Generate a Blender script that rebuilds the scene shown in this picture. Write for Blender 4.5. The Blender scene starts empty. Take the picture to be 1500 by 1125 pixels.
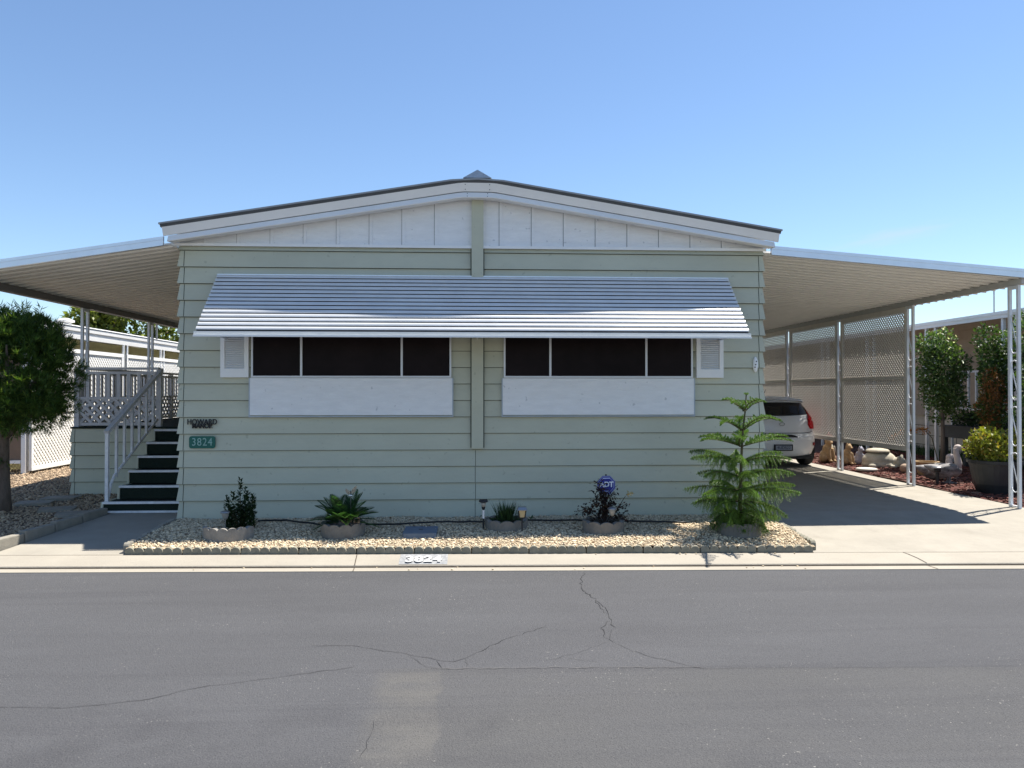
import bpy, math, random
import numpy as np
from mathutils import Vector, Matrix
R = random.Random(7)
C = bpy.context.scene.collection
rad = math.radians
PI = math.pi

# ------------------------------------------------------------------ materials
def M(name, col, rough=.6, metal=0., var=.12, scale=6., bump=0., bscale=60., island=0., spec=.4, stretch=None, speck=None, dirt=None, trans=0.):
    m = bpy.data.materials.new(name); m.use_nodes = True
    nt = m.node_tree; N = nt.nodes; L = nt.links
    b = N['Principled BSDF']; b.inputs['Roughness'].default_value = rough
    b.inputs['Metallic'].default_value = metal
    b.inputs['Specular IOR Level'].default_value = spec
    geo = N.new('ShaderNodeNewGeometry'); pos = geo.outputs['Position']
    if stretch:
        vm = N.new('ShaderNodeVectorMath'); vm.operation = 'MULTIPLY'; vm.inputs[1].default_value = stretch
        L.new(pos, vm.inputs[0]); vec = vm.outputs[0]
    else: vec = pos
    nz = N.new('ShaderNodeTexNoise'); nz.inputs['Scale'].default_value = scale; nz.inputs['Detail'].default_value = 6
    nz.inputs['Roughness'].default_value = .65
    L.new(vec, nz.inputs['Vector'])
    mr = N.new('ShaderNodeMapRange'); mr.inputs[1].default_value = .3; mr.inputs[2].default_value = .7
    mr.inputs[3].default_value = 1 - var; mr.inputs[4].default_value = 1 + var
    L.new(nz.outputs['Fac'], mr.inputs[0]); fac = mr.outputs[0]
    if island:
        mi = N.new('ShaderNodeMapRange'); mi.inputs[3].default_value = 1 - island; mi.inputs[4].default_value = 1 + island
        L.new(geo.outputs['Random Per Island'], mi.inputs[0])
        mu = N.new('ShaderNodeMath'); mu.operation = 'MULTIPLY'; L.new(fac, mu.inputs[0]); L.new(mi.outputs[0], mu.inputs[1]); fac = mu.outputs[0]
    vs = N.new('ShaderNodeVectorMath'); vs.operation = 'SCALE'; vs.inputs[0].default_value = col[:3]
    L.new(fac, vs.inputs['Scale']); out = vs.outputs[0]
    def mixin(out, fac_socket, c2):
        mx = N.new('ShaderNodeMix'); mx.data_type = 'RGBA'
        L.new(fac_socket, mx.inputs[0]); L.new(out, mx.inputs[6]); mx.inputs[7].default_value = (*c2, 1)
        return mx.outputs[2]
    if island and isinstance(speck, tuple) and speck[0] == 'island':   # second colour for some islands
        mm = N.new('ShaderNodeMapRange'); mm.interpolation_type = 'SMOOTHSTEP'
        wn = N.new('ShaderNodeTexWhiteNoise'); wn.noise_dimensions = '1D'; L.new(geo.outputs['Random Per Island'], wn.inputs['W'])
        mm.inputs[1].default_value = speck[2]; mm.inputs[2].default_value = min(1, speck[2] + .25); L.new(wn.outputs['Value'], mm.inputs[0])
        out = mixin(out, mm.outputs[0], speck[1])
    elif speck:                                  # (colour, scale, threshold, amount)
        c2, sc, th, am = speck
        v = N.new('ShaderNodeTexNoise'); v.inputs['Scale'].default_value = sc; v.inputs['Detail'].default_value = 2
        L.new(pos, v.inputs['Vector'])
        mm = N.new('ShaderNodeMapRange'); mm.inputs[1].default_value = th; mm.inputs[2].default_value = th + .04; mm.inputs[4].default_value = am
        L.new(v.outputs['Fac'], mm.inputs[0]); out = mixin(out, mm.outputs[0], c2)
    if dirt:                                     # (colour, scale, threshold, amount)
        c2, sc, th, am = dirt
        v = N.new('ShaderNodeTexNoise'); v.inputs['Scale'].default_value = sc; v.inputs['Detail'].default_value = 8; v.inputs['Roughness'].default_value = .7
        L.new(vec, v.inputs['Vector'])
        mm = N.new('ShaderNodeMapRange'); mm.interpolation_type = 'SMOOTHSTEP'
        mm.inputs[1].default_value = th; mm.inputs[2].default_value = th + .2; mm.inputs[4].default_value = am
        L.new(v.outputs['Fac'], mm.inputs[0]); out = mixin(out, mm.outputs[0], c2)
    L.new(out, b.inputs['Base Color'])
    if trans:
        b.inputs['Transmission Weight'].default_value = trans
    if bump:
        bn = N.new('ShaderNodeTexNoise'); bn.inputs['Scale'].default_value = bscale; bn.inputs['Detail'].default_value = 4
        L.new(vec, bn.inputs['Vector'])
        bp = N.new('ShaderNodeBump'); bp.inputs['Strength'].default_value = bump; bp.inputs['Distance'].default_value = .02
        L.new(bn.outputs['Fac'], bp.inputs['Height']); L.new(bp.outputs[0], b.inputs['Normal'])
    return m

def leafmat(name, col, isl=.45, second=None, th=.8):
    m = M(name, col, rough=.45, var=.2, scale=3, island=isl, spec=.35, speck=('island', second, th) if second else None)
    nt = m.node_tree; N = nt.nodes; L = nt.links
    b = N['Principled BSDF']; o = [n for n in N if n.type == 'OUTPUT_MATERIAL'][0]
    t = N.new('ShaderNodeBsdfTranslucent'); mx = N.new('ShaderNodeMixShader'); mx.inputs[0].default_value = .3
    src = b.inputs['Base Color'].links[0].from_socket
    sc = N.new('ShaderNodeVectorMath'); sc.operation = 'MULTIPLY'; sc.inputs[1].default_value = (1.5, 1.6, .7)
    L.new(src, sc.inputs[0]); L.new(sc.outputs[0], t.inputs['Color'])
    L.new(b.outputs[0], mx.inputs[1]); L.new(t.outputs[0], mx.inputs[2]); L.new(mx.outputs[0], o.inputs['Surface'])
    return m

SAGE = M('sage_paint', (.505, .51, .40), .55, var=.07, scale=1.6, bump=.12, bscale=14, stretch=(.6, 1, 1.4), speck=((.34, .34, .26), 16, .69, .5), dirt=((.43, .43, .33), 5, .56, .5))
JOINT_SHADE = M('dark_joint_and_shade', (.055, .065, .055), .9)  # near-black for joints, and for painted shade under laps and behind louvres
WHITE = M('white_paint', (.82, .82, .81), .5, var=.04, scale=3, bump=.04, bscale=50)
PANEL = M('white_wood_panel', (.80, .81, .82), .55, var=.05, scale=5, bump=.35, bscale=18, stretch=(1, 1, 4), speck=((.45, .47, .5), 14, .69, .6))
FASC = M('white_fascia', (.80, .79, .77), .5, var=.04, scale=2)
ALU = M('silvered_aluminium', (.68, .73, .80), .34, metal=.75, var=.05, scale=4)
AWN = M('awning_enamel', (.66, .66, .65), .3, metal=.2, var=.06, scale=4, spec=.6)
AW_SHADE = M('awning_gap_shade', (.045, .047, .055), .6)  # near-black flange colour, paints the shade in the slat gaps
ROOFM = M('roof_metal', (.30, .31, .32), .5, metal=.3, var=.06)
DARKM = M('dark_metal_edge', (.08, .085, .09), .6)
FRAME = M('window_frame', (.62, .63, .66), .4, metal=.3, var=.03)
SCREEN = M('dark_solar_screen', (.011, .007, .008), .35, var=.5, scale=1.5, spec=.07)
PAN = M('cream_pan_metal', (.85, .82, .76), .5, var=.05, scale=2)
CREAM = M('white_pan_metal', (.85, .83, .78), .45, var=.05, scale=2)
BROWNB = M('taupe_beam', (.16, .145, .14), .6, var=.1)
GREYB = M('grey_beam', (.46, .455, .44), .55, var=.05)
POSTM = M('white_post_paint', (.72, .74, .76), .45, var=.06, scale=9)
LATT = M('lattice_paint', (.66, .62, .56), .6, var=.06)
WLATT = M('white_lattice_paint', (.80, .79, .76), .6, var=.05)
RAILG = M('grey_rail_paint', (.58, .57, .57), .6, var=.1, scale=8)
STAIRW = M('worn_white_rail', (.72, .72, .73), .5, var=.15, scale=14)
CARPET = M('green_black_turf', (.012, .022, .015), .95, var=.4, scale=80, bump=.5, bscale=300)
SIGNG = M('green_plaque', (.004, .11, .085), .4, var=.05)
SIGNT = M('pale_teal_number', (.24, .42, .38), .4)
BLACK = M('black_iron', (.012, .012, .014), .5)
CONC = M('pale_concrete', (.29, .265, .22), .85, var=.10, scale=2.5, bump=.18, bscale=90, speck=((.23, .20, .17), 60, .66, .4), dirt=((.21, .185, .15), 1.1, .55, .6))
KERBM = M('kerb_concrete', (.31, .28, .23), .85, var=.08, scale=3, bump=.2, bscale=120, stretch=(.5, 1, 1), speck=((.24, .21, .18), 45, .66, .5), dirt=((.27, .24, .20), 2, .55, .6))
KDARK = M('kerb_joint_grime', (.075, .06, .045), .95, var=.3, scale=20)
STONE = M('grey_edging_concrete', (.23, .215, .165), .9, var=.25, scale=14, bump=.3, bscale=90, dirt=((.10, .10, .07), 7, .52, .7))
RING = M('ring_concrete', (.20, .185, .162), .9, var=.2, scale=12, bump=.3, bscale=80, dirt=((.10, .092, .08), 6, .48, .7))
BLOCK = M('yard_edging_block', (.25, .23, .19), .9, var=.15, scale=8, bump=.25, bscale=70)
PEB = M('cream_pebbles', (.60, .49, .335), .75, var=.12, scale=40, island=.28, speck=('island', (.33, .22, .12), .82))
GBASE = M('pebble_bed', (.30, .24, .165), .95, var=.35, scale=70, bump=.8, bscale=90)
PEB2 = M('tan_pebbles', (.40, .30, .20), .85, var=.12, scale=30, island=.35, speck=('island', (.22, .15, .10), .8))
YBASE = M('tan_gravel', (.14, .10, .065), .95, var=.4, scale=45, bump=.8, bscale=60)
MULCH = M('red_mulch_chips', (.12, .042, .032), .9, var=.2, scale=30, island=.5, speck=('island', (.21, .125, .095), .82))
MBASE = M('mulch_soil', (.08, .035, .025), .95, var=.4, scale=40, bump=.8, bscale=50)
EARTH = M('dry_earth', (.25, .22, .17), .95, var=.2, scale=.4)
SOIL = M('planter_soil', (.05, .035, .025), .95, var=.4, scale=40, bump=.6, bscale=70)
HOSE = M('black_hose', (.012, .012, .013), .5)
BARK = M('grey_bark', (.14, .11, .09), .9, var=.3, scale=20, bump=.7, bscale=40, stretch=(1, 1, .25))
STEM = M('green_brown_stem', (.10, .085, .04), .8, var=.2, scale=20)

# ------------------------------------------------------------------ mesh builder
class MB:
    def __init__(s): s.v = []; s.f = []; s.m = []
    def add(s, vs, fs, m=0):
        o = len(s.v); s.v += [tuple(p) for p in vs]; s.f += [tuple(i + o for i in f) for f in fs]; s.m += [m] * len(fs); return s
    def frus(s, b, t, z0, z1, m=0):
        x0, x1, y0, y1 = b; a0, a1, c0, c1 = t
        return s.add([(x0, y0, z0), (x1, y0, z0), (x1, y1, z0), (x0, y1, z0), (a0, c0, z1), (a1, c0, z1), (a1, c1, z1), (a0, c1, z1)],
                     [(3, 2, 1, 0), (4, 5, 6, 7), (0, 1, 5, 4), (1, 2, 6, 5), (2, 3, 7, 6), (3, 0, 4, 7)], m)
    def box(s, x0, x1, y0, y1, z0, z1, m=0): return s.frus((x0, x1, y0, y1), (x0, x1, y0, y1), z0, z1, m)
    def bar(s, p, q, w, h, up=(0, 0, 1), m=0):
        p = Vector(p); q = Vector(q); d = (q - p).normalized(); up = Vector(up)
        a = d.cross(up)
        if a.length < 1e-5: a = d.cross(Vector((0, 1, 0)))
        a.normalize(); b = a.cross(d)
        vs = [e + a * (i * w / 2) + b * (j * h / 2) for e in (p, q) for i, j in ((-1, -1), (1, -1), (1, 1), (-1, 1))]
        return s.add(vs, [(0, 3, 2, 1), (4, 5, 6, 7), (0, 1, 5, 4), (1, 2, 6, 5), (2, 3, 7, 6), (3, 0, 4, 7)], m)
    def tube(s, pts, r, n=8, m=0, cap=True):
        P = [Vector(p) for p in pts]; k = len(P); rr = r if isinstance(r, (list, tuple)) else [r] * k
        o = len(s.v); pa = None
        for i, p in enumerate(P):
            d = (P[min(i + 1, k - 1)] - P[max(i - 1, 0)]).normalized()
            if pa is None:
                a = d.cross(Vector((0, 0, 1)))
                if a.length < .1: a = d.cross(Vector((1, 0, 0)))
            else: a = pa - d * pa.dot(d)
            a.normalize(); pa = a; b = d.cross(a)
            for j in range(n):
                t = 2 * PI * j / n; s.v.append(tuple(p + (a * math.cos(t) + b * math.sin(t)) * rr[i]))
        for i in range(k - 1):
            for j in range(n):
                s.f.append((o + i * n + j, o + i * n + (j + 1) % n, o + (i + 1) * n + (j + 1) % n, o + (i + 1) * n + j)); s.m.append(m)
        if cap:
            s.f.append(tuple(o + j for j in reversed(range(n)))); s.m.append(m)
            s.f.append(tuple(o + (k - 1) * n + j for j in range(n))); s.m.append(m)
        return s
    def lathe(s, prof, n=20, c=(0, 0, 0), m=0):
        o = len(s.v); k = len(prof)
        for r, z in prof:
            for j in range(n):
                t = 2 * PI * j / n; s.v.append((c[0] + r * math.cos(t), c[1] + r * math.sin(t), c[2] + z))
        for i in range(k - 1):
            for j in range(n):
                s.f.append((o + i * n + j, o + i * n + (j + 1) % n, o + (i + 1) * n + (j + 1) % n, o + (i + 1) * n + j)); s.m.append(m)
        s.f.append(tuple(o + j for j in reversed(range(n)))); s.m.append(m)
        s.f.append(tuple(o + (k - 1) * n + j for j in range(n))); s.m.append(m)
        return s
    def ell(s, c, r, n=16, k=10, rot=None, m=0):
        o = len(s.v); c = Vector(c)
        for i in range(k + 1):
            ph = -PI / 2 + PI * i / k
            for j in range(n):
                t = 2 * PI * j / n
                p = Vector((r[0] * math.cos(ph) * math.cos(t), r[1] * math.cos(ph) * math.sin(t), r[2] * math.sin(ph)))
                if rot: p = rot @ p
                s.v.append(tuple(c + p))
        for i in range(k):
            for j in range(n):
                s.f.append((o + i * n + j, o + i * n + (j + 1) % n, o + (i + 1) * n + (j + 1) % n, o + (i + 1) * n + j)); s.m.append(m)
        return s
    def prism(s, poly, axis, t0, t1, m=0):
        n = len(poly)
        def pt(a, b, t): return {'y': (a, t, b), 'x': (t, a, b), 'z': (a, b, t)}[axis]
        vs = [pt(a, b, t0) for a, b in poly] + [pt(a, b, t1) for a, b in poly]
        fs = [tuple(range(n)), tuple(reversed(range(n, 2 * n)))] + [(i, n + i, n + (i + 1) % n, (i + 1) % n) for i in range(n)]
        return s.add(vs, fs, m)
    def leaf(s, p, d, nrm, l, w, m=0, fold=.15):
        p = Vector(p); d = Vector(d).normalized(); sd = d.cross(Vector(nrm))
        if sd.length < 1e-4: sd = d.cross(Vector((.3, .5, .8)))
        sd.normalize(); n = sd.cross(d)
        return s.add([p, p + d * l * .45 + sd * w / 2 + n * w * fold, p + d * l, p + d * l * .45 - sd * w / 2 + n * w * fold], [(0, 1, 2), (0, 2, 3)], m)
    def build(s, name, mats, parent=None, smooth=False, local=False, fix=True, at=None):
        me = bpy.data.meshes.new(name)
        off = Vector((0, 0, 0))
        if not local:
            q = parent
            while q is not None: off += q.location; q = q.parent
            if at is not None: off += Vector(at)
        me.from_pydata([tuple(Vector(p) - off) for p in s.v] if off.length else s.v, [], s.f)
        for mt in (mats if isinstance(mats, (list, tuple)) else [mats]): me.materials.append(mt)
        if len(me.materials) > 1: me.polygons.foreach_set('material_index', s.m)
        if fix:
            import bmesh
            bm = bmesh.new(); bm.from_mesh(me); bmesh.ops.recalc_face_normals(bm, faces=bm.faces); bm.to_mesh(me); bm.free()
        if smooth: me.polygons.foreach_set('use_smooth', [True] * len(me.polygons))
        me.update()
        o = bpy.data.objects.new(name, me); C.objects.link(o); o.parent = parent
        if at is not None and not local: o.location = at
        return o

def tag(o, label=None, cat=None, group=None, kind=None):
    if label: o['label'] = label
    if cat: o['category'] = cat
    if group: o['group'] = group
    if kind: o['kind'] = kind
    return o
def thing(name, label, cat, loc=(0, 0, 0), group=None, rz=0):
    o = bpy.data.objects.new(name, None); o.empty_display_size = .2; C.objects.link(o); o.location = loc; o.rotation_euler.z = rz
    return tag(o, label, cat, group)
def copy_tree(o, parent=None):
    c = o.copy(); C.objects.link(c); c.parent = parent
    for ch in list(o.children): copy_tree(ch, c)
    return c
def text_mesh(name, body, size, mat, parent, loc, rot=(PI / 2, 0, 0), ext=.003, align='CENTER', sx=1., spacing=1., bold=0., shear=0.):
    cu = bpy.data.curves.new(name, 'FONT'); cu.body = body; cu.size = size; cu.extrude = ext; cu.align_x = align; cu.align_y = 'CENTER'
    cu.space_character = spacing; cu.offset = bold; cu.shear = shear
    t = bpy.data.objects.new(name, cu); C.objects.link(t)
    bpy.context.view_layer.update()
    me = bpy.data.meshes.new_from_object(t.evaluated_get(bpy.context.evaluated_depsgraph_get())); me.name = name
    bpy.data.objects.remove(t); me.materials.clear(); me.materials.append(mat)
    o = bpy.data.objects.new(name, me); C.objects.link(o); o.parent = parent
    o.location = loc; o.rotation_euler = rot; o.scale = (sx, 1, 1)
    return o
def remesh(o, vs, it=4):
    r = o.modifiers.new('remesh', 'REMESH'); r.mode = 'VOXEL'; r.voxel_size = vs; r.use_smooth_shade = True
    s = o.modifiers.new('smooth', 'SMOOTH'); s.factor = .5; s.iterations = it
def lattice(mb, o, ua, va, W, H, pitch, width, th, m=0):
    o = Vector(o); ua = Vector(ua); va = Vector(va); n = ua.cross(va).normalized()
    c = pitch
    st = pitch * math.sqrt(2)
    for sgn, off in ((1, th / 2 + .0005), (-1, -th / 2 - .0005)):
        c = st / 2
        while c < W + H:
            a0, b0 = (c, 0.) if c <= W else (W, c - W)
            a1, b1 = (0., c) if c <= H else (c - H, H)
            if sgn < 0: a0, a1 = W - a0, W - a1
            p = o + ua * a0 + va * b0 + n * off; q = o + ua * a1 + va * b1 + n * off
            if (q - p).length > .02: mb.bar(p, q, width, th, up=n, m=m)
            c += st
    return mb

# ------------------------------------------------------------------ world, sun, camera
SUN = Vector((.42, .20, 1)).normalized()
el = math.asin(SUN.z); az = math.atan2(SUN.x, SUN.y)
sc = bpy.context.scene
w = bpy.data.worlds.new('World'); sc.world = w; w.use_nodes = True
nt = w.node_tree; bg = nt.nodes['Background']
sky = nt.nodes.new('ShaderNodeTexSky'); sky.sky_type = 'NISHITA'; sky.sun_disc = False
sky.sun_elevation = el; sky.sun_rotation = az; sky.air_density = 1.0; sky.dust_density = .1; sky.ozone_density = 4.5
# a faint wisp of cirrus low on the right
tc = nt.nodes.new('ShaderNodeTexCoord')
def _vm(op, a, b):
    n = nt.nodes.new('ShaderNodeVectorMath'); n.operation = op
    nt.links.new(a, n.inputs[0]); n.inputs[1].default_value = b; return n
d0 = Vector((.548, .971, .202)).normalized(); rt = Vector((d0.y, -d0.x, 0)).normalized(); upv = rt.cross(d0)
dl = _vm('SUBTRACT', tc.outputs['Generated'], d0).outputs[0]
cmb = nt.nodes.new('ShaderNodeCombineXYZ')
tilt = Vector(upv * 1.0 - rt * .10)
nt.links.new(_vm('DOT_PRODUCT', dl, rt / .075).outputs['Value'], cmb.inputs[0]); nt.links.new(_vm('DOT_PRODUCT', dl, tilt / .011).outputs['Value'], cmb.inputs[1])
ln = nt.nodes.new('ShaderNodeVectorMath'); ln.operation = 'LENGTH'; nt.links.new(cmb.outputs[0], ln.inputs[0])
cn = nt.nodes.new('ShaderNodeTexNoise'); cn.inputs['Scale'].default_value = 1.6; cn.inputs['Detail'].default_value = 7; nt.links.new(cmb.outputs[0], cn.inputs['Vector'])
ad = nt.nodes.new('ShaderNodeMath'); ad.operation = 'MULTIPLY_ADD'; nt.links.new(cn.outputs['Fac'], ad.inputs[0]); ad.inputs[1].default_value = 1.6; nt.links.new(ln.outputs['Value'], ad.inputs[2])
cr = nt.nodes.new('ShaderNodeMapRange'); cr.interpolation_type = 'SMOOTHSTEP'; cr.inputs[1].default_value = 1.9; cr.inputs[2].default_value = .7; cr.inputs[3].default_value = 0; cr.inputs[4].default_value = .30
nt.links.new(ad.outputs[0], cr.inputs[0])
cm = nt.nodes.new('ShaderNodeMix'); cm.data_type = 'RGBA'; nt.links.new(cr.outputs[0], cm.inputs[0]); nt.links.new(sky.outputs[0], cm.inputs[6]); cm.inputs[7].default_value = (4.2, 4.5, 4.8, 1)
nt.links.new(cm.outputs[2], bg.inputs[0]); bg.inputs[1].default_value = .087
ld = bpy.data.lights.new('sun', 'SUN'); ld.energy = 5.0; ld.angle = rad(.5); ld.color = (1, .95, .87)
lo = bpy.data.objects.new('sun', ld); C.objects.link(lo); lo.rotation_euler = SUN.to_track_quat('Z', 'Y').to_euler(); lo.location = SUN * 40
cam = bpy.data.cameras.new('camera'); cam.sensor_width = 36; cam.lens = 36 * 1127 / 1500; cam.clip_end = 2000
co = bpy.data.objects.new('camera', cam); C.objects.link(co); co.location = (0, 0, 1.56)
co.rotation_euler = (rad(90.53), 0, rad(-3)); sc.camera = co
sc.view_settings.view_transform = 'Standard'; sc.view_settings.look = 'None'; sc.view_settings.exposure = 1.05

# ------------------------------------------------------------------ ground, road, kerb
def yk(x, y0): return y0 - .0355 * x          # every line that runs with the road
def strip(name, mat, prof, x0=-60, x1=60, n=60):   # prof: (y0, z) pairs swept along the road
    mb = MB(); k = len(prof)
    for i in range(n + 1):
        x = x0 + (x1 - x0) * i / n
        for y0, z in prof: mb.v.append((x, yk(x, y0), z))
    for i in range(n):
        for j in range(k - 1):
            mb.f.append((i * k + j, (i + 1) * k + j, (i + 1) * k + j + 1, i * k + j + 1)); mb.m.append(0)
    return tag(mb.build(name, mat), kind='structure')
KB = 8.055                                   # back of kerb
ROADZ = -.225
tag(MB().add([(-400, -400, -.3), (400, -400, -.3), (400, 400, -.3), (-400, 400, -.3)], [(0, 1, 2, 3)]).build('ground', EARTH), kind='structure')

def asphalt():
    m = M('asphalt', (.074, .0745, .079), .9, var=.10, scale=1.1, stretch=(.35, 1.4, 1), spec=.25)
    nt = m.node_tree; N = nt.nodes; L = nt.links; b = N['Principled BSDF']
    src = b.inputs['Base Color'].links[0].from_socket
    geo = [n for n in N if n.type == 'NEW_GEOMETRY'][0]; pos = geo.outputs['Position']
    sep = N.new('ShaderNodeSeparateXYZ'); L.new(pos, sep.inputs[0])
    def math_(op, a, b2=None, c=None):
        n = N.new('ShaderNodeMath'); n.operation = op
        for i, v in enumerate((a, b2, c)):
            if v is None: continue
            if isinstance(v, (int, float)): n.inputs[i].default_value = v
            else: L.new(v, n.inputs[i])
        return n.outputs[0]
    def ramp(v, a, b2, to0=0., to1=1.):
        n = N.new('ShaderNodeMapRange'); n.interpolation_type = 'SMOOTHSTEP'
        n.inputs[1].default_value = a; n.inputs[2].default_value = b2; n.inputs[3].default_value = to0; n.inputs[4].default_value = to1
        L.new(v, n.inputs[0]); return n.outputs[0]
    def noise(scale, det=5, st=None, rg=.6):
        n = N.new('ShaderNodeTexNoise'); n.inputs['Scale'].default_value = scale; n.inputs['Detail'].default_value = det; n.inputs['Roughness'].default_value = rg
        if st:
            vm = N.new('ShaderNodeVectorMath'); vm.operation = 'MULTIPLY'; vm.inputs[1].default_value = st; L.new(pos, vm.inputs[0]); L.new(vm.outputs[0], n.inputs['Vector'])
        else: L.new(pos, n.inputs['Vector'])
        return n.outputs['Fac']
    def mix(f, a, c2):
        mx = N.new('ShaderNodeMix'); mx.data_type = 'RGBA'; L.new(f, mx.inputs[0]); L.new(a, mx.inputs[6]); mx.inputs[7].default_value = (*c2, 1); return mx.outputs[2]
    X, Y = sep.outputs[0], sep.outputs[1]
    ys = math_('ADD', Y, math_('MULTIPLY', X, .045))          # along the paving seam
    nw = noise(1.6, 6); ysn = math_('ADD', ys, math_('MULTIPLY', math_('SUBTRACT', nw, .5), .05))
    right = ramp(math_('ADD', X, math_('MULTIPLY', nw, .5)), -.55, .0)
    below = ramp(ysn, 4.96, 4.99, 1, 0)
    worn = math_('MULTIPLY', math_('MULTIPLY', below, right), ramp(noise(.7, 5, (.5, 1.3, 1)), .3, .62, .25, .8))
    out = mix(worn, src, (.080, .079, .078))
    # pale trench patch
    xn = math_('ADD', X, math_('MULTIPLY', math_('SUBTRACT', noise(2.5, 6), .5), .22))
    pat = math_('MULTIPLY', math_('MULTIPLY', ramp(xn, -.62, -.50), ramp(xn, -.22, -.17, 1, 0)), ramp(ys, 4.86, 4.97, 1, 0))
    pat = math_('MULTIPLY', pat, ramp(noise(4, 6, (.6, 1, 1)), .3, .65, .15, .8))
    out = mix(pat, out, (.104, .100, .094))
    # rougher dark spot near the front
    dk = math_('MULTIPLY', ramp(noise(.9, 4), .5, .68), ramp(ys, 4.0, 4.7, .55, .1)); out = mix(dk, out, (.050, .050, .054))
    # long tyre streaks
    stx = ramp(noise(1., 6, (.12, 5, 1)), .5, .72, 0, .4); out = mix(stx, out, (.052, .052, .057))
    # aggregate: fine light and dark grains, and white chips
    g = noise(130, 3, None, .7); out = mix(ramp(g, .55, .70, 0, .6), out, (.13, .126, .122)); out = mix(ramp(g, .45, .32, 0, .7), out, (.025, .025, .027))
    ch = math_('MULTIPLY', ramp(noise(60, 1), .735, .76), ramp(noise(1.1, 3), .45, .6)); out = mix(ch, out, (.24, .23, .21))
    L.new(out, b.inputs['Base Color'])
    bp = N.new('ShaderNodeBump'); bp.inputs['Strength'].default_value = .7; bp.inputs['Distance'].default_value = .012
    L.new(math_('ADD', noise(110, 3), math_('MULTIPLY', noise(40, 3), .6)), bp.inputs['Height']); L.new(bp.outputs[0], b.inputs['Normal'])
    return m
strip('road', asphalt(), [(-16, ROADZ), (KB - .41, ROADZ)])
strip('gutter', KERBM, [(KB - .412, ROADZ - .03), (KB - .41, ROADZ + .006), (KB - .278, ROADZ + .010), (KB - .262, ROADZ - .02)])
strip('kerb', KERBM, [(KB - .276, ROADZ - .02), (KB - .274, -.203), (KB - .266, -.192), (KB - .16, -.166), (KB - .05, -.146), (KB, -.14), (KB + .001, -.26)])
strip('kerb_joint', KDARK, [(KB - .283, ROADZ + .0125), (KB - .2765, -.2005)])
strip('kerb_back_joint', KDARK, [(KB - .001, -.1365), (KB + .010, -.1365)])
jm = MB()
for x0, x1 in ((-1.19, -1.17), (4.54, 4.66)):
    for (ya, za, ta), (yb, zb, tb) in (((0, -.1365, 0), (-.05, -.1425, .18), ), ((-.05, -.1425, .18), (-.16, -.1625, .5)), ((-.16, -.1625, .5), (-.268, -.1895, .75)), ((-.284, ROADZ + .0135, .78), (-.41, ROADZ + .0095, 1.))):
        xa = x0 + (x1 - x0) * ta; xb = x0 + (x1 - x0) * tb
        wd = .005
        jm.add([(xa - wd, yk(xa, KB + ya), za), (xa + wd, yk(xa, KB + ya), za), (xb + wd, yk(xb, KB + yb), zb), (xb - wd, yk(xb, KB + yb), zb)], [(0, 3, 2, 1)])
tag(jm.build('kerb_crack', KDARK), kind='structure')
# painted house number on the kerb
kp = MB(); SILV = M('worn_silver_paint', (.235, .24, .245), .8, var=.25, scale=30, speck=((.34, .34, .33), 45, .58, .7)); WPAINT = M('white_number_paint', (.48, .48, .47), .8, var=.15, scale=30, speck=((.30, .32, .34), 40, .6, .7))
sl = math.atan2(.056, .14)
x0, x1 = -.735, -.245
for (ya, za), (yb, zb) in (((-.008, -.1375), (-.05, -.1430)), ((-.05, -.1430), (-.16, -.1630)), ((-.16, -.1630), (-.255, -.1863))):
    kp.add([(x0, yk(x0, KB + ya), za), (x1, yk(x1, KB + ya), za), (x1, yk(x1, KB + yb), zb), (x0, yk(x0, KB + yb), zb)], [(0, 3, 2, 1)])
kn = tag(kp.build('kerb_number', SILV, at=(-.49, yk(-.49, KB - .13), -.155)), 'worn silver patch on the kerb with the white painted number 3824', 'number')
text_mesh('digits', '3824', .20, WPAINT, kn, (0, -.035, .0005), rot=(rad(11.2), 0, 0), ext=.001, sx=.86, bold=.008, spacing=1.1)

# cracks: thin dark ribbons in the asphalt
def pxroad(u, v):
    a = (u - 750) / 1127; b = (573 - v) / 1127; s_, c_ = math.sin(rad(3)), math.cos(rad(3)); t = (ROADZ - 1.56) / b
    return ((a * c_ + s_) * t, (c_ - a * s_) * t)
CR = M('crack_dark', (.032, .032, .034), .95, var=.4, scale=30)  # dark colour of the cracks themselves
SEAM = M('seam_edge', (.095, .09, .086), .95, var=.3, scale=20)
def crack(mb, pix, wd, jit=.022, z=.0035):
    P = [pxroad(*p) for p in pix]; pts = []
    for a, b in zip(P, P[1:]):
        n = max(2, int(math.dist(a, b) / .05))
        for i in range(n):
            t = i / n; pts.append((a[0] + (b[0] - a[0]) * t + R.gauss(0, jit * .5), a[1] + (b[1] - a[1]) * t + R.gauss(0, jit)))
    pts.append(P[-1]); o = len(mb.v)
    for i, p in enumerate(pts):
        w_ = .5 * wd * R.uniform(.35, 1.15) * (.35 if i in (0, len(pts) - 1) else 1)
        q = pts[min(i + 1, len(pts) - 1)]; r_ = pts[max(i - 1, 0)]; d = Vector((q[0] - r_[0], q[1] - r_[1])); d.normalize()
        mb.v += [(p[0] - d.y * w_, p[1] + d.x * w_, ROADZ + z), (p[0] + d.y * w_, p[1] - d.x * w_, ROADZ + z)]
    for i in range(len(pts) - 1): mb.f.append((o + 2 * i, o + 2 * i + 1, o + 2 * i + 3, o + 2 * i + 2)); mb.m.append(0)
cb = MB()
crack(cb, [(-10, 1034), (85, 1036), (175, 1029), (225, 1022), (290, 1006), (365, 997), (440, 986), (520, 976)], .005, .006)
crack(cb, [(455, 944), (515, 945), (580, 955), (640, 966), (665, 969), (700, 955), (735, 937), (800, 917)], .0045, .01)
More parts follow.
